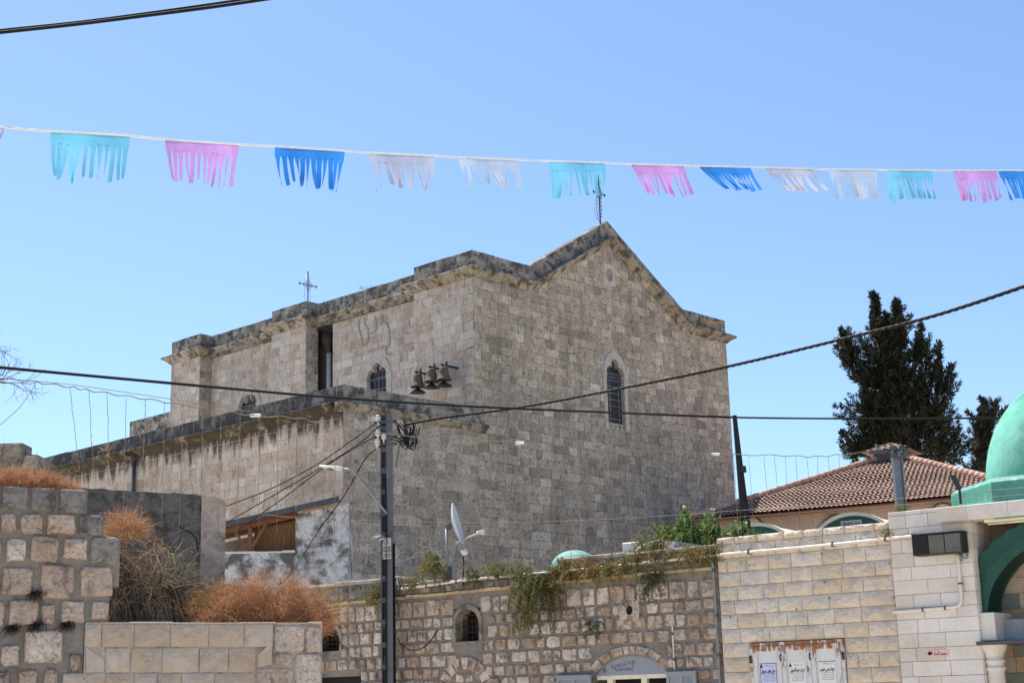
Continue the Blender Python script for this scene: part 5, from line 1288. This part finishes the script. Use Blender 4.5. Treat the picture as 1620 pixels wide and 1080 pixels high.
# small turquoise dome on the shop roof
P = FQ.loc(at(909, 892, 27.6)); t = thing('small_dome', 'small flaking turquoise dome behind the shop parapet', 'dome', None, FQ.wor((P.x, P.y, 3.45)))
m = MB(); hz = at(905, 870, 27.6).z-3.45; m.lathe([(.44, 0), (.44, hz-.32)]+[(.44*math.cos(R(a)), hz-.32+.32*math.sin(R(a))) for a in range(5, 91, 8)], (0,0,0), 28); m.build('shell', MT['turq'], t)
# white box, hose, steel trough
P = FQ.loc(at(1003, 873, 26.9)); t = FQ.wor(P); o = MB(); o.bbox((-.17,-.12,-.75), (.17,.12,.17), .012); o = o.build('white_box', MT['white_paint']); o.location = t; o.rotation_euler = (0,0,FQ.yaw); tag(o, 'plain white metal box standing behind the weedy parapet', 'box')
cable('hose', 'curved white hose arching over the parapet weeds', [(1005,872,26.4),(1018,862,26.4),(1040,855,26.4),(1062,854,26.4)], .016, MT['pvc'], cat='hose')
P = at(1062, 862, 26.0); t = thing('steel_trough', 'grey steel channel with white capped end lying under the green bush', 'channel', None, P)
B = at(1138, 877, 25.6)-P; m = MB(); m.beam((0,0,-.02), B, .16, .10); m.beam((.02,-.06,.06), B+Vector((0,-.06,.08)), .05, .04); m.build('channel', MT['galv'], t)
m = MB(); m.beam((-.12,.0,.0), (.12,-.02,-.03), .19, .14); m.build('end_cap', MT['white_paint'], t); m = MB(); m.beam((-.2,0,.0), (-.125,0,0), .12, .14); m.build('black_plug', MT['black_iron'], t)
m = MB(); m.beam((.1,.1,-.7), (.1,.1,-.05), .05, .05); m.beam(B+Vector((-.1,.1,-.55)), B+Vector((-.1,.1,-.05)), .05, .05); build_each(m, 'foot', MT['galv_dark'], t)

# ================================================================ bunting
cp = [(-150,192),(0,201),(80,208),(205,215),(260,221),(378,229),(435,232),(545,239),(585,242),(690,247),(725,249),(820,253),(868,255),(960,258),(1000,260),(1080,262),(1105,263),(1195,265),(1310,268),(1405,269),(1510,270),(1620,270),(1760,269)]
wd = lambda x: 1403/(127-(x-143)*.0385)
def cord_y(x):
    for a, b in zip(cp[:-1], cp[1:]):
        if a[0] <= x <= b[0]: return a[1]+(b[1]-a[1])*(x-a[0])/(b[0]-a[0])
b0 = at(0, 201, wd(0)); bt = thing('bunting', 'festive bunting of fringed foil flags strung across the sky', 'bunting', None, b0)
m = MB(); m.tube([at(x, cord_y(x), wd(x))-b0 for x in range(-150, 1761, 15)], .009, 6); m.build('cord', MT['white_cord'], bt)
FL = [(-104,8,20,'f_white','white fringed flag before the wide turquoise one',-.14,0), (80,206,82,'f_cyan','wide turquoise fringed flag with separate strips',.0,1), (261,378,74,'f_pink','pink fringed flag beside the wide turquoise one',.02,2), (435,546,68,'f_blue','bright blue fringed flag hanging straight',.03,3),
 (585,688,62,'f_white','greyish white fringed flag beside the bright blue flag',.16,4), (725,818,50,'f_clear','pale see-through flag with tangled strips',.30,5), (868,957,60,'f_cyan','turquoise fringed flag before the gable cross',.10,6), (998,1081,52,'f_pink','pink fringed flag slanting in the wind beside the turquoise one',.38,7),
 (1105,1186,42,'f_blue','bright blue flag blown sideways',.75,8), (1209,1284,40,'f_white','white flag blown sideways with curled strips',.70,9), (1312,1386,52,'f_clear','pale see-through flag with long even strips',.22,10), (1404,1474,51,'f_cyan','narrow turquoise flag with two bunches of strips',.16,11), (1508,1577,53,'f_pink','pink flag with bunched strips beside the narrow turquoise one',.14,12), (1579,1655,50,'f_blue','bright blue flag hung close beside the last pink flag',.25,13)]
for (xa_, xb_, hp, mk, lab, lean_, sd_) in FL:
    r2 = random.Random(100+sd_); m = MB(); D = wd((xa_+xb_)/2); px = D/2339
    A = at(xa_, cord_y(xa_), wd(xa_))-b0; B = at(xb_, cord_y(xb_), wd(xb_))-b0; T = (B-A); Lw = T.length; T.normalize(); N = Vector((T.y, -T.x, 0)).normalized()
    hp = 75 if sd_ == 0 else hp*(1+.35*abs(lean_))
    Htot = hp*px; band = Htot*.25; nst = 12 if Lw > .55 else 11; NX = nst*2; V0 = []; ph = r2.uniform(0, 6)
    def surf(s_, v):
        """s along the cord 0..1, v metres down"""
        k = v/Htot; bl = lean_*Htot*k*1.15
        return A+T*(s_*Lw*(1-.05*k)+bl)-Vector((0,0,v*(1-.30*min(1, abs(lean_))*k)))+N*(.045*k*math.sin(5*s_+ph)+.03*k*math.sin(11*s_+2*ph)+.02*lean_*k)
    rows_ = 4
    for j in range(rows_+1):
        for i in range(NX+1): V0.append(surf(i/NX, band*j/rows_))
    m.add(V0, [(j*(NX+1)+i, j*(NX+1)+i+1, (j+1)*(NX+1)+i+1, (j+1)*(NX+1)+i) for j in range(rows_) for i in range(NX)], .5, 0, True)
    grp = 0.0
    for q in range(nst):
        c = (q+.5)/nst; w_ = .5/nst*.97; Ls = (Htot-band)*r2.uniform(.9, 1.08); tw = r2.uniform(.3, 1.6)*r2.choice((-1, 1))*(1.3 if abs(lean_) > .25 else 1.0); dr = r2.uniform(-.05, .05)+(.035 if q % 3 == 0 else -.02); cu_ = r2.uniform(-.03, .03); vs = []; ns = 7
        for j in range(ns+1):
            t_ = j/ns; th = tw*t_**1.2; C0 = surf(c, band+Ls*t_)+T*(dr*t_*t_*.6)+N*(cu_*t_*t_); hw = w_*Lw*(.66+.34*max(0, 1-t_*3.0)**1.5)*(.85+.3*((q*7) % 5)/5)
            off = T*(math.cos(th)*hw)+N*(math.sin(th)*hw)
            vs += [C0-off, C0+N*(.006*math.sin(3*t_+q)), C0+off]
        m.add(vs, [(3*j+i, 3*j+i+1, 3*j+4+i, 3*j+3+i) for j in range(ns) for i in range(2)], .5, 0, True)
    m.build('flag', MT[mk], bt, label=lab)

# ================================================================ vegetation
def blade(mb, p, d, L, w_, rg, droop=.3, seg=3, tone=None, wob=.15):
    """thin tapering stem as a folded ribbon"""
    p = Vector(p); d = Vector(d).normalized(); vs = []; t0 = rg.random() if tone is None else tone
    side = d.cross(Vector((rg.uniform(-1, 1), rg.uniform(-1, 1), rg.uniform(-1, 1))))
    side = side.normalized() if side.length > .01 else Vector((1,0,0))
    for i in range(seg+1):
        k = i/seg; hw = w_*(1-.75*k)/2; vs += [p-side*hw, p+side*hw]
        d = (d+Vector((rg.uniform(-wob, wob), rg.uniform(-wob, wob), rg.uniform(-wob, wob)-droop/seg))).normalized(); p = p+d*(L/seg)
    mb.add(vs, [(2*i, 2*i+1, 2*i+3, 2*i+2) for i in range(seg)], t0)
    return p, d
def leaf(mb, p, d, L, w_, rg, tone=None):
    d = Vector(d).normalized(); s = d.cross(Vector((rg.uniform(-1, 1), rg.uniform(-1, 1), rg.uniform(-1, 1)))); s = s.normalized() if s.length > .01 else Vector((1,0,0)); n = d.cross(s)
    p = Vector(p); mb.add([p, p+d*L*.45+s*w_/2+n*w_*.15, p+d*L, p+d*L*.45-s*w_/2+n*w_*.15], [(0,1,2,3)], rg.random() if tone is None else tone)
def bush_obj(name, lab, cat, loc, mbs, parts, mats, group=None):
    t = thing(name, lab, cat, None, loc, group)
    for m_, pn_, mt_ in zip(mbs, parts, mats): m_.build(pn_, mt_, t)
    return t
def rv(rg): return Vector((rg.gauss(0, 1), rg.gauss(0, 1), rg.gauss(0, 1))).normalized()
# -- dry cushions: bristling mounds of fine twigs
def dry_mound(name, lab, frame, c, rx, ry, rz, N, L, mat, sd_, w_=.006, droop=.1, stems=40, smat='drygrey', up=.4, rough=.7):
    r2 = random.Random(sd_); m = MB(); m2 = MB(); o = frame.wor(c)
    for i in range(N):
        a = r2.uniform(0, 2*math.pi); rr = math.sqrt(r2.random()); k = math.sqrt(max(0, 1-rr*rr)); lump = .75+.25*math.sin(5*a+rr*7+sd_)
        p = frame.X*(rx*rr*math.cos(a))+frame.Y*(ry*rr*math.sin(a))+Vector((0, 0, rz*k*lump*r2.uniform(.35, 1)))
        d = (frame.X*(rr*math.cos(a))+frame.Y*(rr*math.sin(a))).normalized()*rr*.8+Vector((0,0,up+k*.7))+rv(r2)*rough
        e, d2 = blade(m, p, d, L*r2.uniform(.5, 1.2), w_*r2.uniform(.6, 1.3), r2, droop, 3, min(1, max(0, r2.gauss(.5, .22))), .35)
        if r2.random() < .5: blade(m, e-d2*L*.3, d2+rv(r2)*.9, L*.5, w_*.6, r2, droop, 2, r2.random(), .3)
    for i in range(stems):
        a = r2.uniform(0, 2*math.pi); p = frame.X*(rx*.6*math.cos(a)*r2.random())+frame.Y*(ry*.6*math.sin(a)); d = frame.X*math.cos(a)*.8+frame.Y*math.sin(a)*.5+Vector((0,0,r2.uniform(.2, 1.0)))
        blade(m2, p, d, r2.uniform(.5, 1.0)*max(rx, .4), .008, r2, .5, 6, None, .2)
    return bush_obj(name, lab, 'dry bush', o, [m, m2], ['twig_mass', 'stem'], [MT[mat], MT[smat]])
P = LW.y(52, 768, .22); dry_mound('dry_bush', 'dense reddish dry tuft growing on top of the fieldstone wall', LW, (P.x-.12, .25, 4.03), .62, .22, .26, 6500, .11, 'dryred', 1, .005, .1, 14, rough=1.2)
P = LW.y(415, 970, .75); dry_mound('dry_bush', 'big orange-red dry bush spilling over the pale clad wall', LW, (P.x+.0, .62, 2.44), .84, .48, .78, 17000, .12, 'dryred', 2, .006, .15, 60, 'drygold', rough=1.3)
P = LW.y(330, 930, 1.2); dry_mound('dry_bush', 'golden dry weeds between plaster wall and orange bush', LW, (P.x+.05, .95, 2.5), .38, .35, .62, 2200, .2, 'drygold', 3, .007, .3, 50, 'drygold')
P = LW.y(500, 945, .9); dry_mound('dry_bush', 'sparse pale dry stems leaning out at the pier', LW, (P.x-.1, .8, 2.55), .34, .3, .35, 500, .4, 'drygold', 4, .006, .3, 70, 'drygold')
P = LW.y(197, 838, 1.15); dry_mound('dry_bush', 'golden dry bush leaning on the stepped end of the fieldstone wall', LW, (P.x+.0, 1.12, P.z-.12), .24, .3, .36, 1100, .2, 'dryred', 5, .006, .3, 90, 'drygold', rough=1.1)
P = LW.y(265, 880, 1.6); dry_mound('dry_bush', 'grey tangle of dry stems against the blackened plaster wall', LW, (P.x, 1.5, 3.1), .42, .35, .42, 350, .34, 'drygrey', 6, .007, .4, 120, 'drygrey')
# hanging straw below it
r2 = random.Random(17); m = MB(); P0 = LW.wor((LW.y(200, 900).x, .7, 2.5))
for i in range(330):
    u = LW.y(r2.uniform(172, 300), 900).x; p = LW.wor((u, r2.uniform(.5, 1.3), r2.uniform(2.8, 3.6)))-P0; blade(m, p, Vector((r2.uniform(-.5, .7), -.5, r2.uniform(-.4, .5))), r2.uniform(.25, .7), .006, r2, 1.0, 5, None, .25)
bush_obj('dry_straw', 'straw-coloured dead creeper hanging over the earth bank', 'dry plant', P0, [m], ['stems'], [MT['drygold']])
# -- trailing plants on the shop wall
def trailing(px, py, wpx, drop, N, sd_, lab, y0=-.12, up=.15, tones=(.1, .9), name='trailing_plant', lsize=.045):
    """drooping leafy strands from a root on the parapet"""
    c = FQ.y(px, py, y0); r2 = random.Random(sd_); o = FQ.wor(c); ms = MB(); ml = MB(); sc = 25.0/2339*1.2
    for i in range(N):
        a = FQ.X*(r2.uniform(-.5, .5)*wpx*sc)+FQ.Y*r2.uniform(-.02, .12)+Vector((0, 0, r2.uniform(-.05, up))); d = FQ.X*r2.gauss(0, .5)-FQ.Y*abs(r2.gauss(.25, .25))+Vector((0,0,r2.uniform(-.2, .8)*(up*4))); d.normalize()
        L = r2.uniform(.35, 1)*drop*sc; n = max(4, int(L/.045)); pts = [a.copy()]; p = a.copy(); base = r2.uniform(*tones)
        for k in range(n):
            d = (d+Vector((0, 0, -.22))+rv(r2)*.22).normalized(); p = p+d*(L/n)
            q = FQ.loc(p+o)
            if q.y > -.06 and q.z < 3.95: p = p-FQ.Y*(q.y+.06)
            pts.append(p.copy())
            for z in range(4): leaf(ml, p+rv(r2)*.02, d*.4+rv(r2), lsize*r2.uniform(.6, 1.4), lsize*.45, r2, min(1, max(0, base+r2.gauss(0, .16))))
        ms.tube(pts, .003, 3, .4)
    return bush_obj(name, lab, 'plant', o, [ml, ms], ['leaves', 'stem'], [MT['trail'], MT['bark']], 'weeds on the shop parapet')
trailing(690, 903, 30, 45, 60, 1, 'olive weed clump on the parapet below the satellite dish', up=.28, tones=(.25, .75))
trailing(600, 942, 22, 42, 36, 2, 'olive creeper hanging beside the utility pole', tones=(.2, .7), up=.15)
trailing(752, 918, 46, 18, 42, 3, 'low yellow-green weeds on the parapet beside the spotlight', up=.22, tones=(.35, .65))
trailing(812, 908, 42, 26, 44, 4, 'green weeds crowding the parapet beside the dark joint', up=.2, tones=(.15, .6))
trailing(850, 920, 40, 95, 80, 5, 'long dark creeper hanging down the shop wall', up=.12, tones=(.05, .75))
trailing(915, 905, 62, 36, 66, 6, 'reddish weeds trailing in front of the small turquoise dome', up=.16, tones=(.6, 1.0))
trailing(968, 903, 44, 44, 50, 7, 'yellow-brown weeds trailing over the ledge above the carved stone', up=.15, tones=(.45, .9))
trailing(1030, 885, 46, 30, 54, 8, 'golden weeds growing under the white hose', up=.38, tones=(.4, .8))
trailing(1092, 884, 66, 30, 60, 9, 'brown-green weeds trailing below the steel channel', up=.18, tones=(.45, .9))
trailing(1037, 918, 16, 46, 30, 10, 'dark green sprig hanging beside the carved stone', y0=-.06, tones=(.0, .3))
trailing(940, 1000, 14, 24, 16, 11, 'small dark green sprig rooted in the shop wall joints', y0=-.06, tones=(.0, .25), up=.2)
for i, (px, py, wp, lab) in enumerate(((652, 926, 20, 'short weeds on the parapet just past the utility pole'), (782, 910, 26, 'short weeds between spotlight and dark joint'), (884, 902, 26, 'short weeds at the foot of the small turquoise dome'), (1000, 892, 34, 'short weeds below the white metal box'), (1128, 882, 24, 'short weeds at the end of the shop parapet'))):
    trailing(px, py, wp, 20, 30, 40+i, lab, up=.16, tones=(.2, .8))
trailing(1428, 812, 9, 10, 14, 12, 'tiny white-flowered weed at the foot of the steel post', y0=.0, tones=(.3, .5), up=.12)
trailing(1402, 842, 6, 12, 9, 13, 'tiny yellow weed in the corner joint of the block wall', y0=-.12, tones=(.4, .6), up=.06)
# -- green shrub behind the parapet
def leafy(name, lab, c, rx, ry, rz, N, ls, mat, sd_, tones=(.05, .6), flowers=0, cat='bush'):
    r2 = random.Random(sd_); ml = MB(); mt = MB(); cl = []
    for i in range(int(N/26)):
        v = rv(r2); k = r2.uniform(.35, 1.0); cl.append(Vector((v.x*rx*k, v.y*ry*k, abs(v.z)*rz*k*(.75+.35*math.sin(3*v.x*4+sd_)))))
    for q in cl:
        mt.tube(smooth_path([Vector((q.x*.1, q.y*.1, -.3)), q*.5+Vector((0,0,-.05)), q], 3), .008, 4, .4)
        b = r2.uniform(*tones)
        for j in range(26): leaf(ml, q+rv(r2)*r2.uniform(.02, .15), rv(r2)+Vector((0,0,.4)), ls*r2.uniform(.6, 1.3), ls*.5, r2, min(.66, max(0, b+r2.gauss(0, .1))))
    for j in range(flowers): q = r2.choice(cl); p = q*1.12-Vector((0, .1, 0)); [leaf(ml, p, rv(r2), .05, .045, r2, 1.0) for _ in range(6)]
    return bush_obj(name, lab, cat, c, [ml, mt], ['leaves', 'branches'], [MT[mat], MT['bark']])
leafy('green_bush', 'leafy green bush with pale blossoms behind the shop parapet', at(1100, 876, 26.6)-Vector((0,0,.1)), .95, .5, .80, 14000, .10, 'leaf', 4, (.1, .6), 18)
leafy('green_bush', 'low leafy bush growing behind the white hose', at(1058, 874, 26.9)-Vector((0,0,.1)), .42, .35, .42, 3400, .09, 'leaf', 12, (.2, .65), 5)
leafy('green_bush', 'small green bush end reaching behind the black props', at(1172, 850, 26.2), .42, .3, .22, 900, .06, 'leaf', 6, (.2, .6), 5)
# weeds on the church ledges
for x, y, fx, lab, N in ((11.9, -.25, 14.75, 'dry straw clump lying on the gable cornice', 150), (-5.45, 11.6, 9.85, 'dry tuft on the blackened aisle parapet', 60), (.45, 5.6, 15.2, 'tiny green weed on the nave parapet', 30)):
    r2 = random.Random(int(fx*10)); m = MB()
    for i in range(N):
        p = Vector((r2.gauss(0, .28 if N > 100 else .1), r2.gauss(0, .28 if N > 100 else .1)*.5, 0)); blade(m, p, rv(r2)+Vector((0,0,.9)), r2.uniform(.15, .38)*(1 if N > 50 else .6), .014, r2, .9, 4)
    bush_obj('ledge_weed', lab, 'plant', CH.wor((x, y, fx)), [m], ['stems'], [MT['drygold'] if N > 50 else MT['trail']])
# moss pads under the wall joints near left
for x, y, lab in ((20, 990, 'black withered moss pad low on the fieldstone wall edge'), (58, 985, 'black withered moss pad between two pale fieldstones'), (108, 985, 'small black withered moss pad beside the clad wall'), (57, 935, 'dark withered tuft in the middle joint of the fieldstone wall')):
    r2 = random.Random(x); m = MB(); P = LW.wor(LW.y(x, y, -.05))
    for i in range(150): blade(m, Vector((r2.gauss(0, .045), 0, r2.gauss(0, .018))), Vector((r2.gauss(0, .5), -.6, -.5)), r2.uniform(.05, .15), .006, r2, .9, 3)
    bush_obj('withered_moss', lab, 'plant', P, [m], ['stems'], [leafmat('withered_black', [(.016,.013,.01), (.04,.03,.022)], .1)] if 'withered_black' not in bpy.data.materials else [bpy.data.materials['withered_black']], 'withered moss on the fieldstone wall')
# -- bare tree beyond the left edge and thin twigs
def bare(loc, segs, name, lab, sd_, w0):
    r2 = random.Random(sd_); m = MB(); m2 = MB()
    for pts in segs: m.tube(smooth_path(pts, 5), w0, 7, taper=[1-.6*i/(len(pts)*5-5) for i in range((len(pts)-1)*5+1)])
    tips = [s_[-1] for s_ in segs]
    def grow(p, d, L, w_, dep):
        pts = [p]; q = p.copy(); dd = d.copy()
        for i in range(4): dd = (dd+rv(r2)*.28).normalized(); q = q+dd*(L/4); pts.append(q.copy())
        m2.tube(pts, w_, 4, taper=[1, .9, .75, .6, .4])
        if dep:
            for i in range(3): j = r2.randint(1, 4); grow(pts[j], (dd+rv(r2)*.8).normalized(), L*.62, w_*.55, dep-1)
    for s_ in segs:
        e = Vector(s_[-1]); d = (Vector(s_[-1])-Vector(s_[-2])).normalized()
        for i in range(4): grow(e, (d+rv(r2)*.6).normalized(), .42, .007, 3)
    t = thing(name, lab, 'tree', None, loc); m.build('trunk', MT['bark'], t); m2.build('crown', MT['bark'], t); return t
P = at(-60, 1100, 18); P.z = 0; h = at(-10, 610, 18)-P; bare(P, [[Vector((0,0,0)), Vector((-.1,0,2)), Vector((-.05,0,h.z-.6)), Vector((h.x-.2, 0, h.z)), Vector((h.x+.02, 0, h.z+.05))], [Vector((-.1,0,3.9)), Vector((-.1,0,h.z-.3)), Vector((h.x-.3,0,h.z+.35))]], 'bare_tree', 'leafless tree with fine bare twigs beyond the fieldstone wall', 2, .06)
P = at(30, 760, 19.5); m = MB(); r2 = random.Random(21)
for i in range(26): blade(m, Vector((r2.uniform(-.25, .25), 0, -.3)), Vector((r2.gauss(0, .35), r2.gauss(0, .3), 1)), r2.uniform(.6, 1.15), .008, r2, .1, 6, None, .22)
bush_obj('bare_twigs', 'thin bare twigs standing above the dry red tuft', 'dry plant', P, [m], ['stems'], [MT['drygrey']])
# -- cypresses
def cypress(D, spires, base, sd_, lab, sc=1.0, body=None):
    """spires: (px, py, radius_px) tips; body: list of (px,py,rx,ry) foliage masses; trunk rises from base px"""
    r2 = random.Random(sd_); k = D/2339; B = at(base[0], base[1], D); B.z = 0; t = thing('cypress_tree', lab, 'tree', None, B); m = MB(); mt = MB(); zb = at(base[0], base[1], D).z
    mt.tube([Vector((0,0,0)), Vector((.05,0,zb*.6)), Vector((0,0,zb)), at(spires[0][0]+4, spires[0][1]+60, D)-B], .28, 9, taper=[1.3, 1, .7, .2])
    def spray(p, d, L, n):
        """feathery upswept spray of scale-leaf tufts"""
        q = p.copy(); dd = d.normalized()
        for i in range(n):
            dd = (dd+Vector((0,0,.10))+rv(r2)*.10).normalized(); q = q+dd*(L/n); f = 1-.6*i/n
            for j in range(6):
                leaf(m, q+rv(r2)*.07*f, dd*1.1+rv(r2)*.9, .24*f*r2.uniform(.6, 1.3)*sc, .062*f*sc, r2, min(1, max(0, r2.gauss(.45, .25))))
    for (px, py, rad, n) in spires:
        tip = at(px, py, D)-B
        mt.tube(smooth_path([Vector((tip.x*.55, 0, tip.z-rad*13*k)), Vector((tip.x*.9, 0, tip.z-rad*6*k)), tip], 3), .05, 5, taper=[1, .9, .8, .7, .55, .4, .2])
        for i in range(n):
            f = (i/n)**.9; c = tip+Vector((-tip.x*.12*f, 0, -f*rad*8.5*k)); r_ = rad*k*(.12+1.1*f); a = r2.uniform(0, 2*math.pi); p = c+Vector((math.cos(a)*r_*.25, math.sin(a)*r_*.25, 0))
            spray(p, Vector((math.cos(a), math.sin(a), r2.uniform(.6, 1.6))), r_*r2.uniform(.8, 1.3)+.12, 5)
    for (px, py, rx, ry, n) in body:
        c = at(px, py, D)-B
        lim = at(base[0]+(px-base[0])*.25, py+ry*.6, D)-B; mt.tube(smooth_path([Vector((0,0,min(lim.z, c.z)-.8)), lim, c], 4), .07, 5, taper=[1-.08*i for i in range(9)])
        for i in range(n):
            v = rv(r2); kk = r2.random()**.55; p = c+Vector((v.x*rx*k*kk, v.y*rx*k*kk, v.z*ry*k*kk))*.9; d = Vector((v.x, v.y, 0))*.9+Vector(((px-base[0])*k*.12, 0, r2.uniform(.3, 1.2)))
            spray(p, d, r2.uniform(.35, .75)*sc, 5)
    for i in range(75 if len(body) > 5 else 16):        # ragged limbs breaking the outline
        px, py, rx, ry, n = r2.choice(body); a = r2.uniform(-.3, math.pi+.3); c = at(px+math.cos(a)*rx*.9, py-math.sin(a)*ry*.9, D)-B+Vector((0, r2.uniform(-.8, .8), 0)); d = Vector((math.cos(a)*.9, r2.uniform(-.4, .4), .4+.5*abs(math.sin(a)))).normalized()
        for j in range(5 if py > 600 else 3): spray(c+d*(j*.15)+rv(r2)*.05, d+rv(r2)*.5, .34*(1-j*.08), 4)
    m.build('crown', MT['cypress'], t); mt.build('trunk', MT['bark'], t); return t
cypress(62, [(1382,466,9,85),(1418,478,10,85),(1332,524,8,40),(1456,516,7,36),(1484,545,8,40),(1505,584,7,30),(1345,702,9,26),(1400,500,10,60)], (1428, 745), 8, 'big ragged dark cypress with several tips behind the tiled roof', 1.0,
        [(1400,556,24,50,150),(1422,620,50,62,330),(1384,596,36,48,170),(1346,566,12,24,40),(1432,682,70,54,400),(1392,655,48,54,240),(1466,606,24,32,80),(1482,655,26,36,95),(1452,566,14,22,40),(1492,715,28,30,95),(1380,705,26,32,80),(1360,712,12,14,16),(1444,730,66,24,150),(1350,720,14,14,20),(1420,525,14,30,40)])
cypress(66, [(1553,632,9,60)], (1556, 750), 9, 'small slim dark cypress beside the green dome', 1.0, [(1556,682,11,24,60),(1558,715,14,24,70),(1556,745,17,20,70),(1570,668,5,8,10)])
